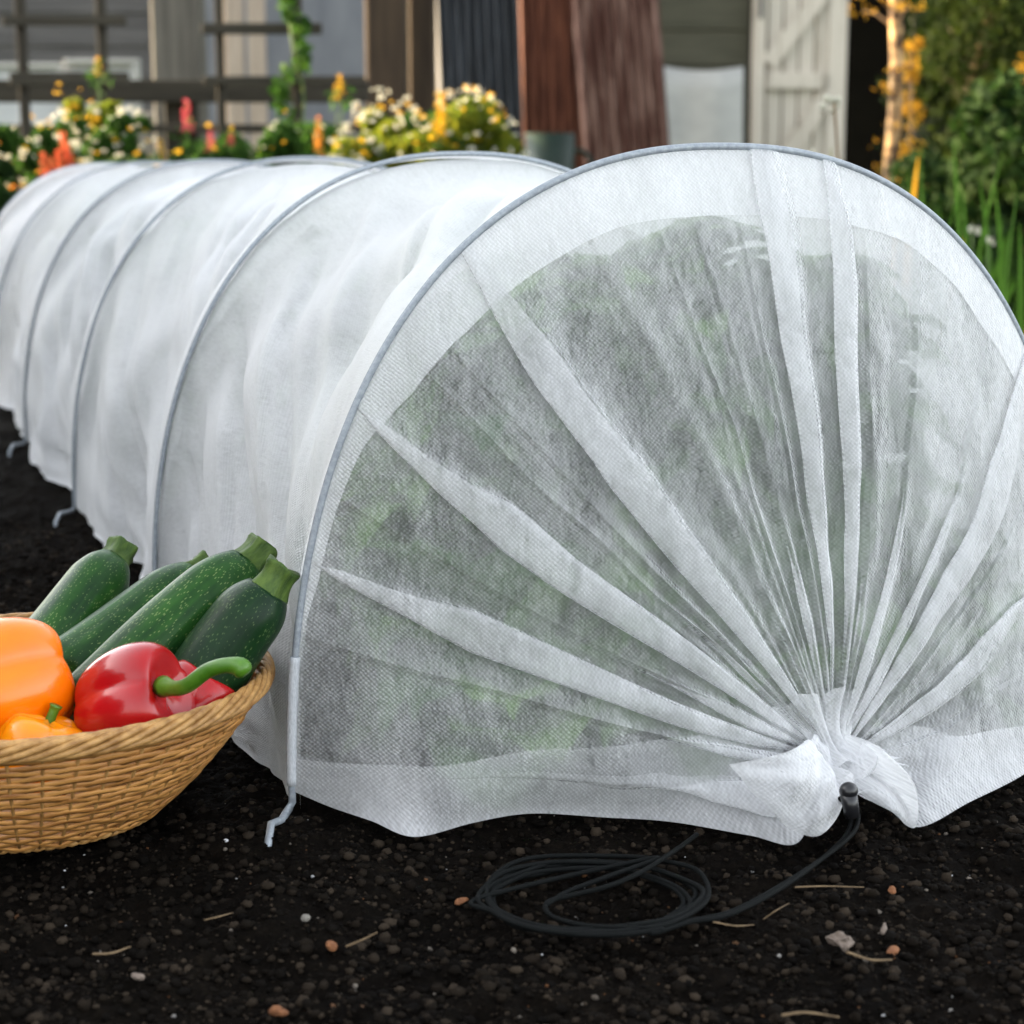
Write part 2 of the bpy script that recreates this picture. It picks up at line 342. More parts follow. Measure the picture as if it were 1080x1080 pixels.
# main cover
NS, NYR = 230, 420
S, Yv = np.meshgrid(np.linspace(0,1,NS), np.linspace(0, HY[-1], NYR), indexing='ij')
x, z = hoopP(S)
k = np.clip(np.searchsorted(HY, Yv, side='right')-1, 0, 4); hy = np.array(HY); tt = (Yv-hy[k])/(hy[k+1]-hy[k])
sag = (4*tt*(1-tt))**.55
up = np.sin(S*PI)
amt = sag*(.010 + .020*up**2) 
# folds that run slantwise from the hoops down to the next hoop foot
left = np.clip(1-S*1.6, 0, 1)
q = S*LARC
def ridge(v): return 1-np.abs(v)*2
f1 = ridge(vnoise((q*1.0-tt*.38+k*3.1)*8, tt*1.6 + k*7, 21))
f2 = ridge(vnoise((q - tt*.40 + k*1.7)*19, tt*1.5+k*5, 22))
f3 = vnoise(q*6+k, tt*5+k*9, 23)
rad = np.arctan2(q-.02, tt*.55+.02)                  # fans from each near hoop foot
f4 = ridge(vnoise(rad*14, k*9.0+q*1.5, 24))
env = np.clip(sag, 0, 1)
disp = amt + env*(.016*f1 + .008*f2 + .014*f3 + .003*f4*np.clip(1.2-up,0,1) + .004*ridge(vnoise((q-tt*.45+k*2.3)*38, tt*2+k*11, 25)))
cx0, cz0 = 0.0, .12
nx_, nz_ = x-cx0, z-cz0; nl = np.hypot(nx_, nz_)+1e-6
xx = x - disp*nx_/nl; zz = z - disp*nz_/nl
zz = np.maximum(zz, .004); 
edge = np.exp(-np.minimum(S,1-S)/.03)                   # hem lies out on the soil
zz = zz*(1-edge) + edge*(.006+.004*vnoise(Yv*9, S*0, 5)); xx = xx + np.sign(x)*edge*(.008*sag+.006*sag*vnoise(Yv*7,S*0,6))
mk('cover', np.stack([xx.ravel(), Yv.ravel(), zz.ravel()],1), grid_faces(NS,NYR), M['fleece_cover'], tunnel, uv=np.stack([(S*LARC).ravel(), Yv.ravel()],1))
# double-layer sleeves behind each hoop
for i,h in enumerate(HY):
    wS = .030 if i else .012
    ss, yy = np.meshgrid(np.linspace(.015,.985,200), np.linspace(0, wS, 5), indexing='ij')
    a, b = hoopP(ss, HW+.0018, HH+.0018); dy = yy if i < 5 else -yy
    b = b - .0035*np.sin(yy/wS*PI/2)*up[:1,:1] - (yy/wS)**1.0*.0035*np.sin(ss*PI)
    mk('hoop_sleeve', np.stack([a.ravel(), (h+dy).ravel(), b.ravel()],1), grid_faces(200,5), M['fleece_dense'], tunnel, uv=np.stack([(ss*LARC).ravel(), (h+dy).ravel()],1))

# ---- gathered end
G = to_local(gp(874, 792, .036))
hemL = [np.array([-.3,0,.012])] + [to_local(gp(u,v,z)) for u,v,z in [(348,851,.004),(392,866,.003),(436,882,.003),(498,868,.006),(560,858,.008),(640,862,.007),(710,867,.006),(790,881,.004),(842,887,.004)]] + [G + np.array([-.012,-.004,-.015])]
hemR = [np.array([.3,0,.012])] + [to_local(gp(u,v,z)) for u,v,z in [(1130,775,.004),(1080,815,.004),(1020,846,.004),(967,872,.003),(935,852,.006),(905,838,.012)]] + [G + np.array([.012,-.004,-.015])]
HL = spline(hemL, 200); HR = spline(hemR, 200)
def along(P, t):
    i = np.clip(t*(len(P)-1), 0, len(P)-1); a = np.floor(i).astype(int); b = np.minimum(a+1, len(P)-1); f = (i-a)[...,None]
    return P[a]*(1-f)+P[b]*f
def angle_s(u, v):     # arc position of the hoop point seen at a pixel
    s = np.linspace(0,1,800); a,b = hoopP(s)
    best=None
    for si,ai,bi in zip(s,a,b):
        w = to_world((ai,0,bi)); d = w-CAM; dd = d@FW; pu = CX+F*(d@RT)/dd; pv = CY-F*(d@UP)/dd
        e = (pu-u)**2+(pv-v)**2
        if best is None or e<best[0]: best=(e,si)
    return best[1]
def cap_point(a, t, off, G, HLp, HRp, sgn=1.0, crumple=1.0):
    a = np.asarray(a); a0 = a; a = np.clip(a + .012*np.sin(PI*t)*np.sin(PI*np.clip(a,0,1))**.5*vnoise(a*9+3, t*2.6, 51) + .004*np.sin(PI*t)*np.sin(PI*np.clip(a,0,1))*vnoise(a*30, t*7, 52), 0, 1); x,z = hoopP(a); H = np.stack([x, np.zeros_like(x), z], -1)
    g = G + np.stack([.020*(a-.5)*2, 0*a, .016*np.sin(a*PI)-.008], -1)
    P = H + (g-H)*t[...,None]
    P[...,1] -= sgn*(.030*np.sin(PI*t)**.9)*np.sin(a*PI)**.5
    P[...,2] -= .010*np.sin(PI*t)*np.sin(a*PI)
    if HLp is not None:
        wl = np.exp(-(a/.045)**1.3)[...,None]; wr = np.exp(-((1-a)/.045)**1.3)[...,None]
        P = P*(1-wl-wr) + along(HLp,t)*wl + along(HRp,t)*wr
        low = np.exp(-(a/.16)**2)*np.sin(PI*t); P[...,1] -= .022*low*sgn*(1-np.exp(-(a/.03)**2))
    edg = 1-np.exp(-(a/.03)**2)*.85-np.exp(-((1-a)/.03)**2)*.85 if HLp is not None else 1.0
    rel = (t**.7)*(1-t)**.45*edg
    rip = .011*ridge(vnoise(a*13, t*.8, 31))*rel + .006*ridge(vnoise(a*34, t*1.1, 32))*rel + .0016*ridge(vnoise(a*85, t*1.5, 35))*rel*t
    cr = .006*vnoise(a*16+t*3, t*7, 33)*np.exp(-(a/.25)**2)*np.sin(PI*t) + .002*vnoise(a*40, t*14, 34)*np.sin(PI*t)
    P[...,1] -= sgn*(rip+cr*crumple*edg+off); P[...,2] += .25*(rip+off)
    P[...,2] = np.maximum(P[...,2], .0025)
    return P
pleats = [ # hoop pixel the fold points at, width (m), start t
 (484,258,.050,.0), (800,150,.064,.0), (872,168,.044,.0), (372,428,.036,.03), (334,590,.040,.08), (1078,372,.050,.05), (700,158,.011,.35), (960,225,.014,.3), (1120,560,.032,.3), (430,320,.011,.45), (322,760,.022,.5)]
_r=random.Random(12); _mid=[(900,182),(1040,305),(755,152),(590,193),(350,520),(410,355),(325,660),(1100,450),(660,168),(1090,640)]
pleats += [(u,v,_r.uniform(.005,.012),_r.uniform(.05,.5)) for u,v in _mid]
PL = sorted([(angle_s(u,v), w, t0) for u,v,w,t0 in pleats])
cs_ = [p[0] for p in PL]
Ds = []
for i,c in enumerate(cs_):
    l = c-(cs_[i-1] if i else 0.0); r = (cs_[i+1] if i+1<len(cs_) else 1.0)-c; Ds.append((l*.49, r*.49))
NT = 120; tr = np.linspace(0,1,NT)
# columns: plain ones, and Z-folds
cols = [('p',a) for a in np.linspace(0,1,300)] + []
for i,c in enumerate(cs_): cols += [('z',i,c)]
cols.sort(key=lambda q:(q[1] if q[0]=='p' else q[2]))
A=[];O=[]
Lt = LARC*(1-tr)*.8+.07
Hh=[]
for (c,w,t0),(dl,dr) in zip(PL,Ds):
    wobw = 1+.30*vnoise(tr*4+c*50, tr*0+c*9, 41)+.12*vnoise(tr*13+c*50, tr*0, 42)
    g = wobw*np.clip(.22*(w>.03)+(tr-t0)/(.75),0,1)**1.1*w*.5*np.clip((1-tr)/.16+.3,0,1)
    Hh.append(np.minimum(np.maximum(g,.0012)/Lt, .86*min(dl,dr)))
lay = .0022
for q in cols:
    if q[0]=='p':
        a = q[1]; aa = np.full(NT,a); oo = np.zeros(NT)
        for i,c in enumerate(cs_):
            dl,dr = Ds[i]; h = Hh[i]
            if c-dl < a <= c: aa = (c-dl) + (a-(c-dl))*(dl-h)/dl
            elif c < a < c+dr:
                aa = (c+dr) - (c+dr-a)*(dr-h)/dr; oo = 2*lay*((c+dr-a)/dr)**1.5*np.minimum(1,h/.004)
        A.append(aa); O.append(oo)
    else:
        i = q[1]; c = q[2]; h = Hh[i]; fl = np.minimum(1,h/.004)
        seq = [(-1,0),(-.3,0),(.4,.1),(.9,.4),(1,.8),(.9,1.15),(.3,1.1),(-.4,1.2),(-.9,1.3),(-1.0,1.7),(-.9,2.2),(-.5,2.5),(0,2.45),(.5,2.2),(1,2)]
        ff = np.clip((h*Lt-.0014)/.0016, 0, 1)
        for n_,(hx,of) in enumerate(seq): A.append(c+h*((-1+2*n_/(len(seq)-1))*(1-ff)+hx*ff)); O.append(of*lay*fl*ff*(1+.6*np.sin(PI*tr)) + (1-ff)*fl*2*lay*n_/(len(seq)-1))
A=np.array(A);O=np.array(O);TT=np.broadcast_to(tr,A.shape)
P = cap_point(A, TT, O, G, HL, HR)
seg = np.zeros(len(cols)); nA=len(A)
uvc = np.stack([P[...,0], P[...,2]],-1).reshape(-1,2)
mk('gathered_end', P.reshape(-1,3), grid_faces(nA,NT), M['fleece'], tunnel, uv=uvc)
# second layer along the hoop
aa = np.linspace(.03,.985,260); tb = np.interp(aa,[0,.10,.2,.3,.5,.62,.7,.8,1],[.0,.006,.035,.085,.105,.085,.10,.085,.04]) + .006*np.interp(aa,np.linspace(0,1,25),RNG.uniform(-1,1,25))
q_ = np.linspace(0,1,10); Ab = np.repeat(aa[:,None],10,1); Tb = tb[:,None]*q_[None]
Pb = cap_point(Ab, Tb, np.full(Ab.shape,.0016), G, HL, HR)
mk('end_band', Pb.reshape(-1,3), grid_faces(260,10), M['fleece_dense'], tunnel, uv=np.stack([Pb[...,0]+.3,Pb[...,2]],-1).reshape(-1,2))
# hem turned up along the soil
def hem(nm, side):
    hw_ = .024 if side else .036
    tq = np.linspace(.0,.93,180); q_ = np.linspace(0,1,8); Tq = np.repeat(tq[:,None],8,1)
    ab = (hw_/(LARC*(1-tq)*.8+.07))[:,None]*q_[None]
    if side: ab = 1-ab
    Ph = cap_point(ab, Tq, np.full(ab.shape,.0018), G, HL, HR)
    mk(nm, Ph.reshape(-1,3), grid_faces(180,8), M['fleece'], tunnel, uv=np.stack([Ph[...,0]+.1,Ph[...,2]+.2],-1).reshape(-1,2))
hem('end_hem',0); hem('end_hem',1)
# far gathered end
a2,t2 = np.meshgrid(np.linspace(0,1,120), np.linspace(0,1,30), indexing='ij')
G2 = np.array([0,-.14,.05]); P2 = cap_point(a2,t2,0*a2,G2,None,None); P2[...,1] = HY[-1]-P2[...,1]
mk('far_end', P2.reshape(-1,3), grid_faces(120,30), M['fleece'], tunnel, uv=np.stack([P2[...,0],P2[...,2]],-1).reshape(-1,2))

# ---- ruffle in front of the drawn neck
def ruffle(name, rim, base, depth, folds, seed, nu=150, nv=26, puff=.020):
    R = spline([to_local(p) for p in rim], nu); B = spline([to_local(p) for p in base], nu)
    V=[]
    for i in range(nu):
        u_=i/(nu-1)
        for j in range(nv):
            v_=j/(nv-1); p = B[i]*(1-v_)+R[i]*v_
            bl = math.sin(PI*min(1,v_*1.0))**.7
            wv = math.sin(u_*folds*2*PI + seed + 1.5*math.sin(u_*9+seed))*.5 + float(ridge(vnoise(np.array(u_*folds*2.3), np.array(v_*1.2), seed)))*.5
            d = puff*bl + depth*wv*(.25+.75*v_)*(1-.5*v_**4)
            d += .0035*float(vnoise(np.array(u_*9.0+v_*3), np.array(v_*4.0), seed+4))
            p = p + np.array([0,-d,.30*d]); p[2]=max(p[2],.003); V.append(p)
    V=np.array(V); mk(name, V, grid_faces(nu,nv), M['fleece_dense'], tunnel, uv=np.stack([V[:,0],V[:,2]],1))
g=gp
ruffle('ruffle', [g(768,806,.056),g(784,824,.048),g(805,848,.034),g(834,874,.018),g(858,882,.013),g(876,868,.018),g(881,842,.028),g(880,822,.038)],
       [g(846,782,.060),g(854,780,.060),g(858,786,.056),g(862,792,.050),g(866,797,.046),g(870,802,.042),g(874,806,.040),g(878,808,.038)], .0055, 3.2, 3)
ruffle('ruffle', [g(880,836,.030),g(892,846,.026),g(905,838,.030),g(928,850,.026),g(950,864,.016),g(968,873,.010),g(966,845,.030),g(957,820,.044),g(928,794,.054)],
       [g(874,806,.031),g(878,806,.031),g(881,804,.032),g(884,802,.033),g(886,800,.034),g(888,797,.035),g(890,792,.038),g(890,786,.040),g(889,780,.043)], .004, 2.4, 8, puff=.018)
ruffle('ruffle', [g(820,800,.045),g(838,822,.034),g(856,842,.026),g(872,850,.022),g(884,838,.025),g(900,830,.028),g(918,816,.034),g(925,796,.042)],
       [g(858,770,.050),g(862,776,.047),g(866,780,.045),g(871,783,.044),g(876,784,.043),g(881,783,.044),g(886,779,.046),g(889,774,.049)], .0035, 4.2, 15, puff=.016)
# neck: bunched ring of fabric drawn in by the cord
NV=[];nth=120;nv=30
nc = to_local(gp(874,786,.042)); ax = np.array([.05,-.55,-.55]); ax/=np.linalg.norm(ax)
e1 = np.cross(ax,[0,0,1]); e1/=np.linalg.norm(e1); e2=np.cross(ax,e1)
for i in range(nth):
    th=2*PI*i/(nth-1)
    for j in range(nv):
        v_=j/(nv-1)*2-1; r=(.0115+.020*abs(v_)**1.8)*(1+.20*math.cos(th*11+math.sin(th*3)+v_*.8)+.08*math.sin(th*23))
        NV.append(nc+ax*v_*.026+(e1*math.cos(th)*1.25+e2*math.sin(th)*.8)*r)
NV=np.array(NV); NV[:,2]=np.maximum(NV[:,2],.004)
mk('drawn_neck', NV, grid_faces(nth,nv), M['fleece_dense'], tunnel, uv=NV[:,[0,2]])
# ---- hoops with their bent stake feet
for i,h in enumerate(HY):
    s = np.linspace(0,1,140); a,b = hoopP(s, HW+.0012, HH+.0025)
    pts = [np.array([a_,h,b_]) for a_,b_ in zip(a,b)]
    c1_, c2_, c3_ = to_local(gp(297,865,.004)), to_local(gp(286,869,.004)), to_local(gp(282,895,-.002))
    L0 = [c3_+[0,h,-.03], c3_+[0,h,0], c2_+[0,h,0], c1_+[0,h,0], np.array([-.3035,h-.001,.0015]), np.array([-.3012,h,.0050])]
    R0 = [p*np.array([-1,1,1]) for p in reversed(L0)]
    MB().tube(L0+pts[1:-1]+R0, .0026 if i==0 else .0024, 8).build('hoop', M['steel'], tunnel, smooth=True)
# pale cuff of sleeve round the foot of the near hoop
s = np.linspace(.004,.078,20); a,b = hoopP(s, HW+.0012, HH+.0015)
MB().tube([np.array([a_,0,b_]) for a_,b_ in zip(a,b)], .0034, 10).build('hoop_cuff', M['sleeve'], tunnel, smooth=True)
# ---- drawstring, toggle
tg = to_local(gp(886,832,.040)); tw = to_world(tg)
def uvs(c, rx, ry, rz, n=16, m=10, R=None):
    V=[];Fc=[]
    for j in range(m+1):
        ph=PI*j/m
        for i in range(n): V.append(np.array([rx*math.sin(ph)*math.cos(2*PI*i/n), ry*math.sin(ph)*math.sin(2*PI*i/n), rz*math.cos(ph)]))
    for j in range(m):
        for i in range(n): Fc.append((j*n+i, (j+1)*n+i, (j+1)*n+(i+1)%n, j*n+(i+1)%n))
    if R is not None: V=[np.array(R@Vector(v)) for v in V]
    return [v+np.asarray(c) for v in V], Fc
tgm = MB(); V_,F_ = uvs(tg+np.array([0,-.010,.002]), .0058,.0058,.0054); tgm.add(V_,F_)
tgm.tube([tg+np.array([0,-.010,.000]), tg+np.array([.001,-.011,-.007]), tg+np.array([.002,-.012,-.014])], [.0053,.0050,.0044], 14)
tog = tgm.build('cord_toggle', M['black_plastic'], tunnel, smooth=True)
def cordpts(pl, n): return [to_local(p) for p in spline([gp(*q) for q in pl], n)]
CR=.00145
def coil(seed, cx, cy, rx, ry, turns, ph):
    rnd=random.Random(seed); out=[]
    n=int(turns*14)
    for i in range(n+1):
        a=ph+2*PI*i/14; k=i/14
        rr=1+.05*math.sin(k*2.1+seed)+.05*rnd.uniform(-1,1)
        out.append((cx+rx*rr*math.cos(a)+3*math.sin(k), cy+ry*rr*math.sin(a)*(1-.02*k), .003+.0012*k))
    return out
lead1=[(889,842,.034),(897,850,.022),(905,858,.008),(900,878,.005),(868,905,.004),(822,935,.004),(775,960,.004),(735,970,.004)]
c1 = lead1 + [(690,975,.004)] + coil(3, 622,945,112,37,3.1, .75)
c2 = [(886,842,.034),(892,852,.020),(898,862,.006),(890,884,.004),(855,915,.004),(810,945,.004),(765,966,.004),(725,973,.004),(690,984,.004)] + coil(9, 618,950,104,36,2.4,1.0) + [(690,905,.009),(640,925,.010),(600,940,.007),(575,955,.004)]
c3 = [(735,880,.004),(722,890,.006),(700,905,.010),(672,922,.011),(640,935,.010),(600,945,.006),(577,952,.004),(580,965,.004),(610,975,.005),(650,978,.006),(700,976,.006),(745,950,.006),(738,920,.006),(700,908,.006),(650,903,.006),(560,905,.006),(520,925,.006),(515,950,.005),(540,972,.005),(590,984,.005),(650,986,.005),(700,980,.005)]
for c in (c1,c2,c3): MB().tube(cordpts(c, len(c)*9), CR, 7).build('drawstring', M['cord'], tunnel, smooth=True)

# ------------------------------------------------------------------ crop plants inside
def leaf_blade(L, W, bend, n=7, cup=.25, wav=.0, rnd=random):
    V=[];Fc=[]; ph=rnd.uniform(0,6)
    for i in range(n+1):
        t=i/n; w=W*math.sin(PI*min(1,t*.92+.06))**.75; yy=L*t*math.cos(bend*t*.5); zz=L*(math.sin(.15)*t - (bend*.5)*t*t*.9+ .35*t)
        for sx in (-1,-.5,0,.5,1): V.append((sx*w*.5, yy, zz+cup*w*abs(sx)*.5+wav*math.sin(t*14+sx*3+ph)))
    for i in range(n):
        for j in range(4): a=i*5+j; Fc.append((a,a+1,a+6,a+5))
    return V,Fc
def leafy(name, n, L, W, H, rng):
    mb=MB()
    for i in range(n):
        V_,F_=leaf_blade(L*rng.uniform(.6,1.1), W*rng.uniform(.7,1.1), rng.uniform(.6,1.6), 7, .35, .006, rng)
        Mx = Matrix.Translation((rng.uniform(-.02,.02),rng.uniform(-.02,.02),H*(i/n)**.8)) @ Matrix.Rotation(i*2.4+rng.uniform(-.4,.4),4,'Z') @ Matrix.Rotation(rng.uniform(-.1,.75)*(.4+.6*i/n),4,'X')
        mb.add([tuple(Mx@Vector(v)) for v in V_],F_)
    return mb
rg=random.Random(5)
spots=[(-.17,.09),(.16,.10),(0.0,.10),(-.09,.28),(.12,.30),(0.02,.48),(-.14,.60),(.14,.56),(-.02,.86),(-.15,1.08),(.14,1.05),(0,1.35),(-.14,1.6),(.13,1.6),(-.02,1.95),(-.14,2.25),(.12,2.3),(0,2.62)]
meshes=[leafy('leaves',170,.11,.05,.37,rg) for k_ in range(4)]+[leafy('leaves',26,.17,.12,.10,rg)]
spots=[(.05,.20),(.20,.22),(-.14,.20),(.10,.42)]+spots+[(-.15,.03),(.05,.02),(.20,.06)]; sel=[i%4 for i in range(len(spots)-3)]+[4,4,4]
for i,(a,b) in enumerate(spots):
    r=empty('crop_plant',tuple(to_world((a,b,-.004))),YAW,'green leafy crop plant growing under the white fleece, seen blurred through the cloth','vegetable plant','crop plants under the fleece')
    V=np.array(meshes[sel[i]].V); th=rg.uniform(0,6); c,q=math.cos(th),math.sin(th)
    V=np.stack([V[:,0]*c-V[:,1]*q, V[:,0]*q+V[:,1]*c, V[:,2]*rg.uniform(.95,1.1)],1)
    X_=V[:,0]+a; Z_=V[:,2]; rho=((np.abs(X_)/.3)**2.3+(np.maximum(Z_,0)/.42)**2.3)**(1/2.3)
    lim=.74+.09*np.clip((.16-(V[:,1]+b))/.10,0,1)+.03*np.sin(X_*40+Z_*31); k_=np.where(rho>lim, (lim+np.minimum((rho-lim)*.25,.07))/np.maximum(rho,1e-6), 1)
    Yy=V[:,1]+b; fr=.020-.05*np.clip(1-Z_/.3,0,1); Yy=np.where(Yy<fr, fr+np.maximum((Yy-fr)*.35,-.035), Yy)
    V=np.stack([X_*k_-a, Yy-b, Z_*k_],1)
    mk('leaves',V,meshes[sel[i]].F,M['crop'],r)
    MB().tube([(0,0,-.02),(0,0,.06),(0.005,0,.27 if sel[i]<4 else .10)],[.012,.010,.006],8).build('stem',M['stem'],r,smooth=True)

# ------------------------------------------------------------------ basket
BC=np.array([-.315,1.147,0.0]); RIM,BASE,BH=.155,.084,.083
bk=empty('wicker_basket',tuple(BC),0,'round woven wicker basket of courgettes and peppers standing on the soil','basket')
def wallr(z): 
    t=z/BH; return BASE+(RIM-BASE)*(1.25*t-.25*t*t)**.9
NST=48; mb=MB()
rows=19
zr=[.005+(BH-.006)*i/(rows-1) for i in range(rows)]
for ri,z_ in enumerate(zr):
    pts=[]; nseg=NST*6; r0=wallr(z_)
    dr=(wallr(z_+.001)-wallr(z_-.001))/.002; nn=np.array([1,-dr]); nn/=np.linalg.norm(nn)
    jr=random.uniform(-.0003,.0003)
    for i in range(nseg):
        a=2*PI*i/nseg; w=.0017*math.sin(NST/2*a+ri*PI)+jr+.0003*math.sin(a*7+ri)
        zz_=z_-w*nn[1]*-1*-1+.0004*math.sin(a*5+ri*2.3)
        pts.append(np.array([(r0+w*nn[0])*math.cos(a),(r0+w*nn[0])*math.sin(a),zz_]))
    # flattened strand
    V=[];n=6
    for i,p in enumerate(pts):
        a=2*PI*i/nseg; out=np.array([nn[0]*math.cos(a),nn[0]*math.sin(a),nn[1]]); upv=np.array([-nn[1]*math.cos(a),-nn[1]*math.sin(a),nn[0]])
        wd=1+.12*math.sin(a*13+ri*1.7)
        for k_ in range(n):
            c,s_=math.cos(2*PI*k_/n),math.sin(2*PI*k_/n); V.append(p+out*c*.0011+upv*s_*.0028*wd)
    Fc=[(i*n+k_,i*n+(k_+1)%n,((i+1)%nseg)*n+(k_+1)%n,((i+1)%nseg)*n+k_) for i in range(nseg) for k_ in range(n)]
    mb.add(V,Fc)
mb.build('woven_wall',M['wick'],bk,smooth=True)
mb=MB()
for i in range(NST):
    a=2*PI*(i+.5)/NST
    mb.tube([np.array([wallr(z_)*math.cos(a),wallr(z_)*math.sin(a),z_]) for z_ in np.linspace(.002,BH,8)],.0012,5)
mb.build('stakes',M['wick2'],bk,smooth=True)
def rope(name,R,z0,r_m,r_s,strands,turns,m,sq=1.0):
    mb=MB(); n=420
    for s_ in range(strands):
        pts=[]
        for i in range(n):
            a=2*PI*i/n; th=turns*a+2*PI*s_/strands
            pts.append(np.array([(R+r_m*math.cos(th))*math.cos(a),(R+r_m*math.cos(th))*math.sin(a),z0+r_m*sq*math.sin(th)]))
        mb.tube(pts,r_s,7,closed=True)
    mb.build(name,m,bk,smooth=True)
rope('rim',RIM+.001,BH+.003,.0034,.0022,7,9,M['wick2'],1.5)
rope('foot_ring',BASE+.002,.0045,.0022,.0022,3,26,M['wick2'])
V=[(0,0,.004)]+[(BASE*math.cos(2*PI*i/48),BASE*math.sin(2*PI*i/48),.004) for i in range(48)]
mk('base',V,[(0,1+i,1+(i+1)%48) for i in range(48)],M['wick'],bk)

# ------------------------------------------------------------------ vegetables
def align(o, p0, p1, roll=0):
    d=Vector(p1)-Vector(p0); q=d.to_track_quat('Z','Y'); o.rotation_mode='QUATERNION'; o.rotation_quaternion=q@Matrix.Rotation(roll,4,'Z').to_quaternion(); o.location=tuple(p0)
def courgette(p0,p1,r,bend,m,label,seed,r_ratio=.85):
    rnd=random.Random(seed); L=float(np.linalg.norm(np.array(p1)-np.array(p0))); o=empty('courgette',(0,0,0),0,label,'courgette','courgettes in the basket')
    V=[];n=30;mm=46
    for j in range(mm+1):
        t=j/mm; z_=L*(t-.0)*.965
        prof=(1-abs(2*max(0,.12-t)/.24)**2.2)**.5 if t<.12 else 1.0
        prof*=1.0-(1-r_ratio)*max(0,(t-.1))*1.0
        if t>.76: prof*=1-.36*((t-.76)/.24)**2.4
        prof=max(prof,.03)
        for i in range(n):
            a=2*PI*i/n; rr=r*prof*(1+.045*abs(math.cos(a*2.5+seed))+.016*math.sin(a*3+t*5+seed)+.012*math.sin(t*9+seed))
            V.append((rr*math.cos(a)+bend*math.sin(PI*t),rr*math.sin(a),z_))
    Fc=[(j*n+i,j*n+(i+1)%n,(j+1)*n+(i+1)%n,(j+1)*n+i) for j in range(mm) for i in range(n)]
    Fc.append(tuple(range(n-1,-1,-1))); Fc.append(tuple(mm*n+i for i in range(n)))
    mk('skin',V,Fc,m,o)
    V=[];rs=r*r_ratio*.56;nj=10;n=30
    hs=.019
    for j in range(nj+1):
        t=j/nj; rr=rs*(1.12-.30*math.sin(t*PI*.8)+.10*t)
        if j==nj: rr*=.93
        for i in range(n):
            a=2*PI*i/n; k_=1+.10*math.cos(5*a+seed)+.03*math.cos(11*a)
            V.append((rr*k_*math.cos(a)+.0015*t,rr*k_*math.sin(a),L*.962+hs*t+.0012*math.sin(a*3+seed)*t))
    Fc=[(j*n+i,j*n+(i+1)%n,(j+1)*n+(i+1)%n,(j+1)*n+i) for j in range(nj) for i in range(n)]
    V.append((.001,0,L*.962+hs-.0012)); c=len(V)-1; Fc+=[(nj*n+i,nj*n+(i+1)%n,c) for i in range(n)]
    mk('stalk',V,Fc,M['courg_stalk'],o)
    align(o,p0,p1,rnd.uniform(0,6)); return o
courgette(zc(30,710,1.25),zc(121,592,1.34),.0225,0.0,M['courg1'],'shortest looking courgette, standing apart at the back left of the basket',1,.95)
courgette(zc(60,720,1.22),zc(206,604,1.31),.0225,.004,M['courg1'],'slim courgette lying behind the large speckled one, its stalk end hidden',2,.8)
courgette(zc(78,770,1.165),zc(266,592,1.235),.0255,.003,M['courg1'],'largest speckled green courgette running diagonally across the middle of the basket',3,.88)
courgette(zc(186,765,1.17),zc(287,618,1.175),.0245,.002,M['courg2'],'dark green courgette nearest the tunnel, leaning out over the basket rim',4,.86)
courgette(zc(165,740,1.19),zc(262,635,1.235),.021,.0,M['courg2'],'almost hidden dark courgette wedged between the two right-hand ones',5,.85)

def pepper(loc,R,lobes,m,rot,label,stem,seed,squash=1.0,flat=.9,dipk=1.0):
    o=empty('pepper',tuple(loc),0,label,'pepper','peppers in the basket'); o.rotation_mode='XYZ'; o.rotation_euler=rot
    V=[];n=72;mm=44
    for j in range(mm+1):
        ph=PI*j/mm; t=j/mm
        rr=R*math.sin(ph)**.62*(1-.20*(t-.35)*1.2)     # broad shoulders at the stem end
        zz=R*flat*math.cos(ph)
        dip=.36*dipk*R*math.exp(-(math.sin(ph)/.42)**2)*(1 if ph<PI/2 else .55)
        zz-= dip*(1 if ph<PI/2 else -1)
        for i in range(n):
            a=2*PI*i/n; lb=abs(math.cos(a*lobes/2+seed)); k_=(.80+.20*lb**.55) if True else 1
            k_=1-(1-k_)*min(1,math.sin(ph)*1.3)*(.85+.15*math.sin(seed))
            zz2=zz+ (.07*R*(lb-.5))*math.exp(-(math.sin(ph)/.8)**2)*(1 if ph<PI/2 else -1)
            wob=1+.02*math.sin(a*2+seed+t*3)
            V.append((rr*k_*wob*math.cos(a),rr*k_*wob*squash*math.sin(a),zz2))
    Fc=[(j*n+i,(j+1)*n+i,(j+1)*n+(i+1)%n,j*n+(i+1)%n) for j in range(mm) for i in range(n)]
    b=mk('flesh',V,Fc,m,o)
    if stem:
        rs,pts=stem; mb=MB(); P_=spline(pts,22); rad=[rs*(1.9 if i==0 else 1.35 if i==1 else 1.0+.35*max(0,(i-17)/4)) for i in range(22)]
        mb.tube([p*R for p in P_],[q*R for q in rad],12); mb.build('stem',M['pep_stem'],o,smooth=True)
    return o
pepper(zc(12,722,1.135),.0440,4,M['orange'],(.1,-1.75,.35),'large glossy orange pepper filling the left of the basket',(.10,[(0,0,.6),(0,0,.85),(.1,0,1.1)]),.4)
pepper(zc(40,797,1.105),.0300,4,M['yellow'],(-.05,.35,.2),'small yellow-orange pepper with a short stub stem just above the front rim',(.10,[(0,0,.62),(.01,0,.85),(.03,0,1.08)]),1.2,dipk=.45)
rp=pepper(zc(141,742,1.125),.0370,3,M['red'],(.55,1.15,.25),'glossy red pepper with a long curved green stem at the front of the basket',None,2.0,.95,1.0)
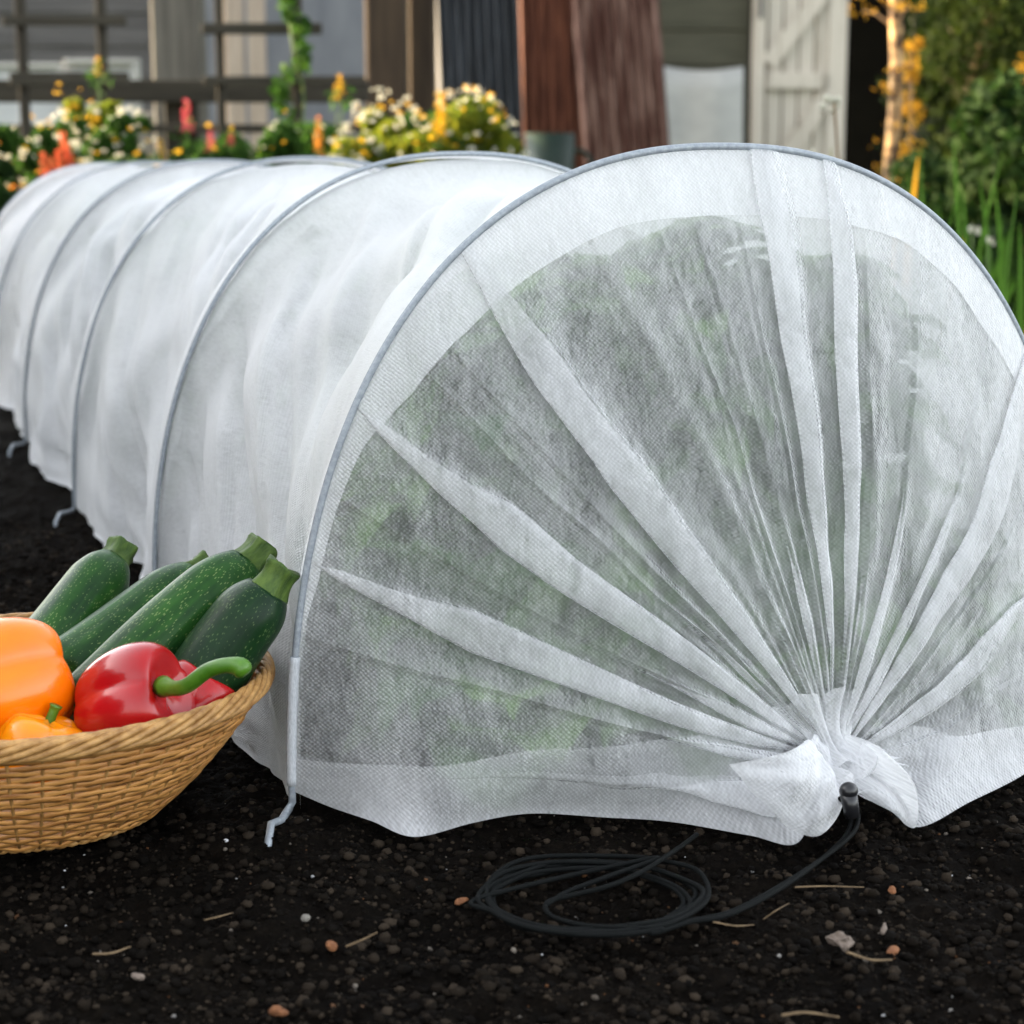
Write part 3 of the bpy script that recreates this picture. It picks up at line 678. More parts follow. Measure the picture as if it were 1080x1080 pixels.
def rp_stem():
    w=[zc(172,724,1.105),zc(186,726,1.090),zc(199,722,1.080),zc(218,708,1.074),zc(236,702,1.070),zc(252,703,1.068),zc(260,711,1.067)]
    P_=spline(w,26); rad=[.0068,.0060,.0052]+[.0046]*15+[.0047,.0050,.0054,.0058,.0060,.0059,.0052,.0034]
    inv=rp.matrix_basis.inverted(); rpM=Matrix.LocRotScale(rp.location,rp.rotation_euler,None).inverted()
    MB().tube([np.array(rpM@Vector(p)) for p in P_],rad,14).build('stem',M['pep_stem'],rp,smooth=True)
rp_stem()
pepper(zc(204,740,1.155),.028,4,M['red'],(.2,.6,.8),'second red pepper, mostly hidden behind the long-stemmed one',(.12,[(0,0,.5),(0,0,.85),(.1,0,1.1)]),3.0)

# ------------------------------------------------------------------ bits on the soil
def chip(name,u,v,sx,sy,sz,m,label,cat,seed):
    rnd=random.Random(seed); V_,F_=uvs((0,0,0),sx*.78,sy*.78,sz*.7,10,6)
    V_=[p*(1+.75*(mn.noise(Vector(p)*210+Vector((seed,0,0))))) for p in V_]
    p=gp(u,v,.0); o=mk(name,V_,F_,m,smooth=False); o.location=(p[0],p[1],float(soil_h(np.array(p[0]),np.array(p[1])))+sz*.9+.002); o.rotation_euler=(rnd.uniform(-.4,.4),rnd.uniform(-.4,.4),rnd.uniform(0,3)); tag(o,label,cat); return o
chip('stone',888,1001,.0095,.006,.0075,M['chip_pale'],'pale pinkish stone on the soil below the drawstring end','stone',1)
chip('bark_chip',940,936,.004,.003,.003,M['chip_orange'],'orange bark chip right of the drawstring, near the twig','bark chip',2)
chip('bark_chip',941,997,.0055,.0035,.003,M['chip_orange'],'orange brown bark chip just right of the pale stone','bark chip',3)
chip('bark_chip',932,980,.006,.002,.0025,M['chip_pale'],'flat buff bark chip above and right of the pale stone','bark chip',4)
chip('bark_chip',294,1056,.0075,.003,.0035,M['chip_orange'],'orange bark chip at the bottom edge left of centre','bark chip',5)
chip('bark_chip',352,996,.0055,.004,.0035,M['chip_orange'],'reddish chip beside the leaning twig in the left foreground','bark chip',6)
chip('bark_chip',487,938,.003,.005,.002,M['chip_orange'],'small tan chip left of the coiled cord','bark chip',7)
chip('stone',145,1023,.004,.004,.003,M['chip_pale'],'small white stone in the lower left foreground','stone',8)
chip('stone',322,972,.003,.003,.0025,M['stone'],'small grey stone near the bent wire hoop foot','stone',9)
def twig(pl,r,label,seed):
    P_=spline([gp(u,v,z) for u,v,z in pl],12); c=P_[0].copy(); h0=.003
    o=MB().tube([p-c for p in P_],[r*.62*(1-.5*i/11) for i in range(12)],6).build('twig',M['twig'],smooth=True); o.location=(c[0],c[1],c[2]+h0); tag(o,label,'twig')
twig([(838,941,.004),(870,940,.006),(911,941,.004)],.0009,'thin pale straw lying right of the drawstring',1)
twig([(893,1010,.004),(918,1018,.005),(941,1018,.004)],.0013,'short buff twig touching the pale stone',2)
twig([(365,1004,.003),(382,997,.008),(398,989,.012)],.0011,'orange brown twig leaning in the left foreground',3)
twig([(98,1012,.004),(118,1011,.006),(138,1004,.005)],.0012,'pale twig in the lower left foreground',4)
twig([(216,976,.004),(232,972,.008),(246,968,.004)],.0009,'short tan twig below the wire hoop foot',5)
twig([(752,978,.004),(775,982,.006),(795,981,.004)],.0009,'fine dry stalk under the drawstring lead',6)
twig([(824,1077,.004),(850,1074,.006),(885,1079,.004)],.0013,'pale twig at the bottom edge right of centre',7)
twig([(805,975,.003),(818,966,.010),(832,958,.006)],.0007,'thin greenish straw standing off the soil right of the coil',8)

# ------------------------------------------------------------------ background: fence, posts, shed
def bxp(mb,u0,u1,v0,v1,Y,th,M_=None):      # upright board given its outline at distance Y
    a=at(u0,v1,Y); b=at(u1,v0,Y); mb.box(a[0],b[0],Y,Y+th,a[2],b[2],M_); return mb
def wall_board(mb,x0,x1,z0,z1,Y,n,lap=.018):
    h=(z1-z0)/n
    for i in range(n):
        za,zb=z0+i*h,z0+(i+1)*h+.012
        mb.add([(x0,Y-lap,za),(x1,Y-lap,za),(x1,Y,zb),(x0,Y,zb),(x0,Y+.02,za),(x1,Y+.02,za),(x1,Y+.02,zb),(x0,Y+.02,zb)],[(0,1,2,3),(0,4,5,1),(1,5,6,2),(3,2,6,7),(0,3,7,4),(4,7,6,5)])
    return mb
ZT=2.6
# shed
YS=12.0
shed=empty('shed',(0,YS,0),0,'weathered timber shed with dark lapped boards behind the garden','shed')
def rel(o,root):    # keep geometry in world space under an unrotated empty
    o.location = o.location - root.location; return o
xl=at(-60,0,YS)[0]; xa=at(178,0,YS)[0]
rel(wall_board(MB(),xl,xa,-.02,ZT,YS,13).build('left_boards',M['boardgrey'],shed),shed)
xb=at(385,0,YS)[0]
rel(MB().box(xa+.003,xb,YS-.01,YS+.06,-.02,ZT).build('painted_panel',M['bluewall'],shed),shed)
xc=at(689,0,YS)[0]; xd=at(791,0,YS)[0]
rel(wall_board(MB(),xb+.003,xd,-.02,ZT,YS+.01,12).build('right_boards',M['boardgreen'],shed),shed)
xe=at(893,0,YS)[0]; xf=at(960,0,YS)[0]
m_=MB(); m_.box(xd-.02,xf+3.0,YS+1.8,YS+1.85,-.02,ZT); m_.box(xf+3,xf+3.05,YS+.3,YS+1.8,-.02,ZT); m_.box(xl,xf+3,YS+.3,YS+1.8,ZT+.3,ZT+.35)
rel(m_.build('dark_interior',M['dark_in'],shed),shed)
rel(MB().box(xf+.02,xf+3.0,YS-.02,YS+.05,-.02,ZT).build('far_wall',M['dwoodx'],shed),shed)
rel(MB().box(xl,xf+3.2,YS-.3,YS+2.2,ZT+.02,ZT+.10).build('roof',M['tin_dark'],shed),shed)
# door: planks, ledges, braces
dr=MB(); x0,x1=xd+.005,xe; n=6; w=(x1-x0)/n
for i in range(n): dr.box(x0+i*w+.006,x0+(i+1)*w-.006,YS-.07,YS-.045,.05,2.1)
dd=rel(dr.build('door',M['doorpaint'],shed,bevel=.003),shed)
lz=at(800,86,YS)[2]
def dsub(mb,name,m): o=mb.build(name,m,dd,bevel=.003); return o
dsub(MB().box(x0+.10,x1-.14,YS-.11,YS-.071,lz-.05,lz+.05),'ledge',M['doorpaint'])
dsub(MB().box(x0+.02,x0+.085,YS-.098,YS-.071,.06,2.08),'stile',M['doorpaint'])
dsub(MB().box(x1-.12,x1-.005,YS-.098,YS-.071,.06,2.08),'stile',M['doorpaint'])
def brace(pa,pb,w):
    a=np.array(pa);b=np.array(pb); d=(b-a)/np.linalg.norm(b-a); nn=np.array([-d[1],d[0]])*w/2; mb=MB()
    q=[a-nn,b-nn,b+nn,a+nn]; mb.add([(p[0],YS-.105,p[1]) for p in q]+[(p[0],YS-.072,p[1]) for p in q],[(0,1,2,3),(7,6,5,4),(0,4,5,1),(1,5,6,2),(2,6,7,3),(3,7,4,0)]); return mb
p=lambda u,v:(at(u,v,YS)[0],at(u,v,YS)[2])
dsub(brace(p(808,68),p(880,-25),.10),'brace',M['doorpaint'])
dsub(brace(p(828,165),p(872,98),.10),'brace',M['doorpaint'])
dsub(MB().tube([(x0+.05,YS-.115,lz+.52),(x0+.05,YS-.115,lz+.38)],.012,8),'hinge',M['tin_dark'])
# battens leaning on the painted panel
for (u0,u1,lab) in ((236,256,'left one of two pale cream boards standing against the blue-grey panel'),(260,279,'right one of two pale cream boards standing against the blue-grey panel')):
    a=at(u0,0,11.5)[0]; b=at(u1,0,11.5)[0]
    o=MB().box(a,b,11.5,11.53,-.02,2.2).build('board',M['cream'],bevel=.004); tag(o,lab,'board','pale boards against the panel')
# white sheets and clutter at left
wf=empty('cold_frame',(at(70,0,9)[0],9,0),0,'low white cold frame with plastic panes behind the dark fence on the left','cold frame')
m1=MB(); bxp(m1,-40,62,72,140,9,.02); bxp(m1,66,140,68,140,9.05,.02); o=m1.build('pane',M['white_glaze'],wf); rel(o,wf)
m1=MB(); bxp(m1,-40,64,66,71,8.97,.06); bxp(m1,62,66,72,150,8.97,.06); bxp(m1,67,146,62,67,9.0,.06); bxp(m1,141,146,68,150,9.0,.06); rel(m1.build('frame',M['white_sheet'],wf,bevel=.004),wf)
st_=[(136,176,138,170),(140,172,118,137)]
for i,(u0,u1,v0,v1) in enumerate(st_):
    Y=8.2; a=at(u0,v1,Y); b=at(u1,v0,Y); z0=0 if i==0 else a[2]
    o=MB().box(a[0],b[0],Y,Y+.25,z0,b[2]).build('stone_block',M['stone'],bevel=.02)
    tag(o,['lower grey stone block beside the timber post','upper grey stone block stacked beside the timber post'][i],'stone block','stacked stone blocks')
# timber posts
def post(u0,u1,Y,depth,ztop,m,label,cap=False):
    a=at(u0,60,Y)[0]; b=at(u1,60,Y)[0]; o=MB().box(a,b,Y,Y+depth,-.05,ztop).build('post',m,bevel=.012); tag(o,label,'post'); return o
post(160,211,7.6,.18,2.3,M['greypost'],'broad grey timber post between the dark boards and the blue-grey panel')
post(385,428,7.1,.15,2.4,M['brownpost'],'thick brown timber post with a sunlit orange left edge')
post(431,459,7.25,.12,2.4,M['brownpost'],'thinner dark post beside the thick brown one, next to the black tin sheet')
# rail fence
fr=empty('rail_fence',(0,6.9,0),0,'dark horizontal timber rail fence crossing behind the flower bed','fence')
m1=MB(); bxp(m1,-60,388,84,108,6.9,.05); rel(m1.build('rail',M['dwoodx'],fr,bevel=.005),fr)
m1=MB(); bxp(m1,-60,388,131,140,6.9,.04); rel(m1.build('rail',M['dwoodx'],fr,bevel=.005),fr)
m1=MB(); bxp(m1,176,206,104,200,6.96,.07); rel(m1.build('post',M['dwood'],fr,bevel=.005),fr)
def trellis(ups,rails,label,Y=6.6):
    t_=empty('trellis',(at(ups[0][0],0,Y)[0],Y,0),0,label,'trellis','dark trellises on the fence')
    for (u,w) in ups:
        a=at(u-w/2,0,Y)[0]; b=at(u+w/2,0,Y)[0]; rel(MB().box(a,b,Y,Y+.03,-.03,1.9).build('upright',M['dwood'],t_,bevel=.003),t_)
    for (u0,u1,v0,v1) in rails:
        m1=MB(); bxp(m1,u0,u1,v0,v1,Y-.028,.025); rel(m1.build('rail',M['dwoodx'],t_,bevel=.003),t_)
trellis([(20,10),(105,10)],[(2,132,17,27),(10,135,76,90),(0,132,-40,-30)],'left dark wooden trellis with sun on its uprights')
trellis([(230,9),(312,11)],[(213,339,24,36),(215,385,80,89),(213,339,-35,-25)],'right dark wooden trellis carrying a climbing plant')
# corrugated sheets
def corr(ua,ub,va,vb,shift,Y,m,label,lean):
    # ua..ub at the bottom row vb; shift: how far the top leans sideways in pixels
    a=at(ua,vb,Y); b=at(ub,vb,Y); W_=b[0]-a[0]; H_=2.35; z0=-.02
    n=150; per=.052; nz2=20; V=[]
    sl=(at(ua+shift,va,Y)[0]-a[0])/(at(ua,va,Y)[2]-a[2])
    for i in range(n+1):
        xx_=W_*i/n; yy_=.017*math.cos(2*PI*xx_/per)
        for j in range(nz2+1):
            z_=z0+H_*j/nz2; V.append((a[0]+xx_+sl*(z_-a[2]), Y+yy_+lean*(z_-z0), z_))
    Fc=grid_faces(n+1,nz2+1); o=mk('corrugated_sheet',V,Fc,m); md=o.modifiers.new('thick','SOLIDIFY'); md.thickness=.0015
    tag(o,label,'metal sheet','corrugated sheets leaning on the shed'); return o
corr(462,552,0,130,-6,10.15,M['tin_dark'],'black corrugated metal sheet next to the brown posts',.05)
corr(549,626,0,165,-4,10.3,M['tin_rust'],'narrow rust-brown corrugated sheet leaning beside the black one',.06)
corr(616,708,0,165,-13,10.22,M['tin_rust2'],'wide rusty corrugated sheet with pale streaks, nearest the white door',.07)
# white panel leaning under the lapped boards
a=at(698,168,11.6); b=at(787,68,11.6)
m1=MB(); n=26; V=[]
for i in range(n+1):
    f=i/n; xx_=a[0]+(b[0]-a[0])*f
    for j in range(9):
        g_=j/8; z_=-.02+(b[2]+.02-.03*math.sin(f*3.0)*1)*g_; V.append((xx_+.0*(1-g_),11.6+.12*g_+.02*math.sin(f*7),z_))
o=mk('white_panel',V,grid_faces(n+1,9),M['white_sheet']); o.modifiers.new('thick','SOLIDIFY').thickness=.008; tag(o,'off-white sheet leaning against the shed beside the door','panel')
# watering can / pot of dark green plastic half behind the bush
pc=at(580,150,8.6)
mb=MB(); mb.tube([(0,0,0),(0,0,.25),(0,0,pc[2]-.02+.06)],[.10,.11,.115],20)
o=empty('watering_can',(pc[0],8.6,0),0,'dark green plastic watering can half hidden behind the yellow bush','watering can')
mb.build('body',M['pot_green'],o,smooth=True); MB().tube(spline([(.10,0,.28),(.19,0,.42),(.14,0,.50),(.04,0,.47)],16),.012,8).build('handle',M['pot_green'],o,smooth=True)
MB().tube([(-.09,0,.1),(-.2,0,.3),(-.27,0,.42)],[.02,.016,.014],8).build('spout',M['pot_green'],o,smooth=True)

# ------------------------------------------------------------------ foliage
def leaf_cloud(n, centers, radii, size, rng, asp=.5, updown=.0, fold=.25):
    """many small bent leaves around given clump centres"""
    C_=np.asarray(centers); R_=np.asarray(radii); k_=rng.integers(0,len(C_),n)
    d=rng.normal(size=(n,3)); d/=np.linalg.norm(d,axis=1)[:,None]; r=rng.uniform(.25,1,n)**.5
    p=C_[k_]+d*R_[k_]*r[:,None]
    a=rng.normal(size=(n,3)); a[:,2]+=updown; a/=np.linalg.norm(a,axis=1)[:,None]
    b=np.cross(a,rng.normal(size=(n,3))); b/=np.linalg.norm(b,axis=1)[:,None]; c=np.cross(a,b)
    s=size*rng.uniform(.55,1.25,n)[:,None]
    V=np.stack([p-a*s*.5, p-b*s*asp*.5+c*s*fold*.4, p+a*s*.5, p+b*s*asp*.5+c*s*fold*.4],1)
    base=(np.arange(n)*4)[:,None,None]
    Fc=(np.array([[0,1,2],[0,2,3]])[None]+base).reshape(-1,3)
    return V.reshape(-1,3),Fc
def daisy(r,rng):
    V=[];Fc=[];n=9
    for i in range(n):
        a=2*PI*i/n; w=.30; c0=len(V)
        V+=[(0,0,0),(r*.6*math.cos(a-w),r*.6*math.sin(a-w),.1*r),(r*math.cos(a),r*math.sin(a),.02*r),(r*.6*math.cos(a+w),r*.6*math.sin(a+w),.1*r)]
        Fc.append((c0,c0+1,c0+2,c0+3))
    return V,Fc
def flat_head(name,r,m,eye=True):
    mb=MB()
    for i in range(5):
        V_,F_=daisy(r*random.uniform(.35,.5),random); ox,oy=random.uniform(-.6,.6)*r,random.uniform(-.6,.6)*r
        R_=Matrix.Rotation(random.uniform(.2,1.1),3,'X')@Matrix.Rotation(random.uniform(0,6),3,'Z')
        mb.add([(v:=(R_@Vector(q)))+Vector((ox,oy,random.uniform(-.1,.3)*r)) for q in V_],F_)
        V2,F2=uvs((ox,oy,.1*r),r*.14,r*.14,r*.10,8,4); 
    me=bpy.data.meshes.new(name); me.from_pydata([tuple(v) for v in mb.V],[],mb.F); me.materials.append(m); return me
def spike_mesh(name,H,r,m,n=26):
    mb=MB(); rnd=random.Random(int(H*1000)+n)
    for i in range(n*6):
        t=rnd.uniform(0,1)**.9; a=rnd.uniform(0,2*PI); lump=.55+.45*abs(math.sin(t*11)); rr=r*(1-.55*t)*rnd.uniform(.1,1.5)*lump; s1=r*rnd.uniform(.35,.8)*(1-.4*t)
        Mx=Matrix.Translation((rr*math.cos(a),rr*math.sin(a),H*t))@Matrix.Rotation(a,4,'Z')@Matrix.Rotation(rnd.uniform(-1.2,.6),4,'Y')
        mb.add([tuple(Mx@Vector(q)) for q in [(-s1*.4,0,0),(.1*s1,-s1*.5,.2*s1),(s1*.8,0,-.1*s1),(.1*s1,s1*.5,.2*s1)]],[(0,1,2,3)])
    me=bpy.data.meshes.new(name); me.from_pydata([tuple(v) for v in mb.V],[],mb.F); me.materials.append(m)
    return me
HM={'w':flat_head('white_head',.024,M['pet_white']),'y':flat_head('yellow_head',.022,M['pet_yellow']),'o':flat_head('orange_head',.022,M['pet_orange'])}
SM={'coral':spike_mesh('coral_spike',.11,.018,M['pet_coral'],30),'pink':spike_mesh('pink_spike',.09,.018,M['pet_pink'],24),'yellow':spike_mesh('yellow_spike',.12,.016,M['pet_yellow'],26),'orange':spike_mesh('orange_spike',.10,.014,M['pet_orange'],22)}
def bush(name,u0,u1,vt,vb,Y,m,nleaf,size,label,cat,heads='',nh=0,seed=1,group=None,depth=.35,toground=True,asp=.5,hs=1.0):
    vt-=6; nh=int(nh*1.3)
    rng=np.random.default_rng(seed); a=at(u0,vb,Y); b=at(u1,vt,Y); cx_=(a[0]+b[0])/2; w=(b[0]-a[0])/2; zt=b[2]; zb=0.02 if toground else a[2]
    o=empty(name,(cx_,Y,0),0,label,cat,group)
    C_=[];R_=[]
    nc=max(8,int(26*w/.25))
    for i in range(min(nc*2,90)):
        fx=rng.uniform(-1,1); top=zt*(1-.22*abs(fx)**2.6) if toground else zt-(zt-zb)*.2*abs(fx)**2
        fz=rng.uniform(0,1)**.35; rr=min(.10,w*.4)*rng.uniform(.6,1.2)
        C_.append((fx*w*.9,rng.uniform(-depth,depth)*.6,zb+(top-rr*.7-zb)*fz)); R_.append((rr,rr,rr*.8))
    V,Fc=leaf_cloud(int(nleaf*3),C_,R_,size*.8,rng,asp); mk('foliage',V,Fc,m,o,smooth=False)
    mb=MB()
    for i in range(7): 
        fx=rng.uniform(-.7,.7); mb.tube([(fx*w*.3,0,-.01),(fx*w*.6,0,zt*.45),(fx*w,rng.uniform(-.1,.1),zt*.8)],[.006,.005,.003],6)
    mb.build('stems',M['stem'],o,smooth=True)
    for i in range(min(97,int(nh*1.9))):
        h=heads[i%len(heads)]; fx=rng.uniform(-1,1); top=zt*(1-.28*abs(fx)**2.2); f=rng.uniform(0,1)**1.6
        hd=bpy.data.objects.new('flower_head',HM[h]); link(hd,o); hd.location=(fx*w,-depth*rng.uniform(.2,1),top-(zt-a[2])*.75*f+.02); hd.rotation_euler=(rng.uniform(.1,.9),rng.uniform(-.4,.4),rng.uniform(0,6)); s_=rng.uniform(.25,.6)*hs; hd.scale=(s_,)*3
    return o
def spike_plant(u,vt,vb,Y,kind,label,seed,n=1,group='flower spikes in the bed',sc_=1.0,leaves=60,spread=.05):
    rng=np.random.default_rng(seed); a=at(u,vt,Y); c=at(u,vb,Y); H_=a[2]; o=empty('flower_plant',(a[0],Y,0),0,label,'flower',group)
    sl=(H_-c[2]); mb=MB(); 
    for i in range(n):
        dx=0 if i==0 else rng.uniform(-1,1)*spread; hh=sl*(1 if i==0 else rng.uniform(.6,.95)); top=H_ if i==0 else H_-rng.uniform(0,.5)*sl
        mb.tube([(dx*.3,0,-.01),(dx*.7,0,top*.5),(dx,0,top-.01)],[.004,.003,.0015],6)
        f=bpy.data.objects.new('flower_spike',SM[kind]); link(f,o); base={'coral':.11,'pink':.09,'yellow':.12,'orange':.10}[kind]
        f.location=(dx,0,top-hh); f.scale=(sc_*max(.6,hh/base*.8),)*2+(hh/base,); f.rotation_euler=(0,rng.uniform(-.15,.15),rng.uniform(0,6))
    mb.build('stalk',M['stem'],o,smooth=True)
    V,Fc=leaf_cloud(leaves,[(0,0,z_) for z_ in np.linspace(.05,max(.1,H_-sl*1.1),6)],[(.05,.05,.05)]*6,.045,rng,.3); mk('foliage',V,Fc,M['leaf'],o,smooth=False)
B=bush
B('flower_bush',-30,48,134,215,4.9,M['leaf'],2600,.035,'green bush with cream and yellow flowers at the far left edge','bush','wwyo',26,101,'flowering bushes in the bed')
B('flower_bush',40,115,128,205,5.2,M['leaf'],2600,.035,'green bush with white flowers behind the coral snapdragons','bush','wwwy',26,102,'flowering bushes in the bed')
B('flower_bush',105,180,128,205,5.4,M['leaf'],2200,.035,'green bush with white and yellow flowers right of the coral snapdragons','bush','wyw',22,103,'flowering bushes in the bed')
B('leafy_shrub',400,520,120,190,5.7,M['leaf'],2600,.036,'green shrub filling in behind the broad white-dotted bush','shrub','w',12,110,'shrubs in the bed')
B('leafy_shrub',66,122,104,170,5.6,M['leaf_yellow'],900,.05,'bright yellow-green sunlit shrub in front of the left trellis','shrub','yy',10,104,'shrubs in the bed')
B('leafy_shrub',-40,30,175,240,4.4,M['leaf_dark'],1500,.04,'low dark green plant at the left edge beyond the tunnel end','shrub','',0,105,'shrubs in the bed')
B('leafy_shrub',180,300,146,200,5.6,M['leaf'],1800,.04,'low green plants under the pink flowers','shrub','y',5,106,'shrubs in the bed')
B('leafy_shrub',270,375,128,190,5.8,M['leaf'],2200,.04,'loose green shrub at the foot of the climbing plant','shrub','yw',9,107,'shrubs in the bed')
B('flower_bush',356,470,112,190,5.3,M['leaf_yellow'],3800,.034,'left part of the broad yellow-green bush dotted with white flowers','bush','wwyw',44,108,'flowering bushes in the bed')
B('flower_bush',440,556,110,190,5.4,M['leaf_yellow'],3800,.034,'right part of the broad yellow-green bush dotted with white flowers','bush','wwyw',44,109,'flowering bushes in the bed')
spike_plant(72,138,188,4.7,'coral','tallest coral snapdragon cluster in the left flower bed',201,4,spread=.035)
spike_plant(44,160,196,4.6,'coral','lower coral snapdragon cluster at the left of the bed',202,3,spread=.03)
spike_plant(197,104,140,5.5,'pink','tall pink-red flower spike by the grey timber post',203,1)
spike_plant(222,138,160,5.4,'pink','pink flower between the tall pink spike and the right trellis upright',204,1,sc_=1.3)
spike_plant(243,140,158,5.45,'pink','small pink flower just right of the trellis upright',205,1,sc_=1.3)
spike_plant(170,146,170,5.2,'yellow','single yellow flower spike right of the stone blocks',206,1,sc_=1.2)
spike_plant(333,122,160,5.5,'orange','orange flower spike left of the broad yellow-green bush',207,2,spread=.02)
spike_plant(360,78,100,5.9,'yellow','small yellow flower tuft against the dark rail near the brown post',208,2,sc_=1.3,spread=.03)
spike_plant(462,96,152,5.1,'yellow','tall golden yellow spike rising from the broad bush',209,2,sc_=1.5,spread=.015)
spike_plant(104,60,80,6.2,'yellow','yellow flower at the top of the left trellis',210,2,sc_=1.4,spread=.02)
spike_plant(88,122,150,5.4,'yellow','yellow flower spike rising from the bright shrub',211,3,sc_=1.2,spread=.04)
# climber
rng=np.random.default_rng(77); Y=6.5; o=empty('climbing_plant',(at(312,0,Y)[0],Y,0),0,'green climbing plant twining up the right trellis','climbing plant')
C_=[(rng.uniform(-.035,.03)*(1+.8*(z_<.7)),rng.uniform(-.03,.02),z_) for z_ in np.linspace(.1,1.15,26)]
V,Fc=leaf_cloud(420,C_,[(.035,.035,.04)]*26,.042,rng,.75); mk('foliage',V,Fc,M['leaf'],o,smooth=False)
MB().tube([(.02*math.sin(z_*12),.0+.02*math.cos(z_*12),z_) for z_ in np.linspace(-.01,1.15,50)],.004,6).build('vine',M['stem'],o,smooth=True)

# ---- right side: conifer hedge, sunlit trunk, blades
def tree(name,u0,u1,vt,vb,Y,m,nleaf,size,label,seed,group,asp=.3,ztop=None,dep=.6,nclump=60,cr=.16):
    rng=np.random.default_rng(seed); a=at(u0,vb,Y); b=at(u1,vt,Y); cx_=(a[0]+b[0])/2; w=(b[0]-a[0])/2; zt=ztop or b[2]
    o=empty(name,(cx_,Y,0),0,label,'tree',group); C_=[];R_=[]
    mb=MB(); mb.tube([(0,0,-.05),(.02,0,zt*.5),(0,0,zt*.95)],[min(.07,w*.25),min(.05,w*.18),.006],8)
    for i in range(nclump):
        z_=rng.uniform(.04,1)*zt; ang=rng.uniform(0,2*PI); ww=w*(1-.55*(z_/zt)**2); r_=ww*rng.uniform(.35,1)
        c=(r_*math.cos(ang),r_*math.sin(ang)*dep/w*.9 if w>0 else 0,z_); C_.append(c); rr=cr*rng.uniform(.6,1.3); R_.append((rr,rr,rr*.9))
        if i%3==0: mb.tube([(0,0,z_*.75),(c[0]*.5,c[1]*.5,z_*.9),c],[min(.02,w*.07),min(.013,w*.05),.003],5)
    mb.build('trunk',M['bark'],o,smooth=True)
    V,Fc=leaf_cloud(nleaf,C_,R_,size,rng,asp,.4); mk('crown',V,Fc,m,o,smooth=False); return o
tree('conifer',948,1105,-60,300,6.6,M['leaf_conifer'],26000,.045,'dark feathery conifer at the right, sun catching its edges',301,'trees at the right',ztop=1.9,nclump=110)
tree('conifer',1060,1230,-60,300,7.4,M['leaf_conifer'],16000,.055,'dark evergreen behind the feathery conifer at the right edge',302,'trees at the right',ztop=2.4,nclump=90)
tree('sungold_patch',1068,1110,70,170,6.0,M['leaf_sungold'],1300,.035,'foliage coloured sunlit gold at the right edge in front of the dark conifer',305,'trees at the right',asp=.4,nclump=26,cr=.05,dep=.1)  # clump added as a sun patch on the conifer, sunlight in its colour
tree('sungold_patch',944,972,40,200,6.05,M['leaf_sungold'],900,.030,'wisps of foliage coloured sunlit gold between the sunlit trunk and the conifer',306,'trees at the right',asp=.35,nclump=22,cr=.04,dep=.1)
tree('shrub_tree',1010,1140,150,330,5.2,M['leaf_dark'],9000,.045,'dark broad-leaved shrub below the conifer, behind the sword leaves',303,'trees at the right',asp=.6,ztop=.62,nclump=60,cr=.11,dep=.4)
tree('shrub_tree',930,1020,175,300,5.6,M['leaf_dark'],5000,.04,'low dark shrub at the foot of the sunlit trunk',304,'trees at the right',asp=.6,ztop=.42,nclump=40,cr=.09,dep=.3)
Y=6.0; tx=at(943,60,Y)[0]; o=empty('slim_tree',(tx,Y,0),0,'slim tree with a golden sunlit trunk and sparse orange leaves by the dark doorway','tree','trees at the right')
MB().tube(spline([(0.02,0,-.05),(.0,0,.3),(.01,0,.7),(-.01,0,1.2),(.02,0,2.0)],30),[.026-.008*i/29 for i in range(30)],10).build('trunk',M['sunbark'],o,smooth=True)
rng=np.random.default_rng(5); C_=[(rng.uniform(-.13,.05),rng.uniform(-.1,.1),z_) for z_ in list(rng.uniform(.9,1.12,12))]+[(rng.uniform(-.04,.04),rng.uniform(-.06,.06),z_) for z_ in rng.uniform(.35,.8,5)]
mb=MB()
for c in C_: mb.tube([(0,0,c[2]-.06),(c[0]*.6,c[1]*.6,c[2]-.01),c],[.005,.003,.0015],5)
mb.tube([(0,0,.3),(0,0,1.12)],.006,5); mb.build('branches',M['bark'],o,smooth=True)
V,Fc=leaf_cloud(260,C_,[(.07,.05,.02)]*len(C_),.022,rng,.45); mk('leaves',V,Fc,M['leaf_sungold'],o,smooth=False)

def blades(u,v_top,Y,n,m,label,seed,H=None,spread=.10,w=.012,lean=.25,cat='leaf clump'):
    rng=np.random.default_rng(seed); a=at(u,v_top,Y); H_=a[2]; o=empty('sword_leaf_plant',(a[0],Y,0),0,label,'plant','sword-leaved plants at the right')
    for i in range(n):
        h=H_*rng.uniform(.6,1.02) if i else H_; ang=rng.uniform(0,2*PI); ln=lean*rng.uniform(.2,1)*h; x0=rng.uniform(-1,1)*spread; V=[];k_=12
        for j in range(k_+1):
            t=j/k_; ww=w*rng.uniform(.95,1.05)*(1-t**2.2)**.7*.5+.0005; xx_=x0+ln*t**2*math.cos(ang); yy_=ln*t**2*math.sin(ang)+rng.uniform(0,.0); z_=h*t-.01
            tx_,ty_=math.cos(ang*1.7),math.sin(ang*1.7)*.6
            V+=[(xx_-ww*tx_,yy_-ww*ty_,z_),(xx_,yy_+ww*.3,z_),(xx_+ww*tx_,yy_+ww*ty_,z_)]
        Fc=[]
        for j in range(k_): Fc+=[(j*3,j*3+1,j*3+4,j*3+3),(j*3+1,j*3+2,j*3+5,j*3+4)]
        mk('leaf',V,Fc,m,o)
    return o
blades(1022,146,3.9,12,M['blade'],'tallest clump of upright sword leaves right of the tunnel',401)
blades(1060,185,3.5,14,M['blade'],'dense clump of green sword leaves at the right edge',402)
blades(1090,190,3.2,12,M['blade'],'clump of sword leaves cut by the right edge of the frame',403)
blades(1010,240,3.6,8,M['blade'],'lower clump of sword leaves close behind the tunnel shoulder',404)
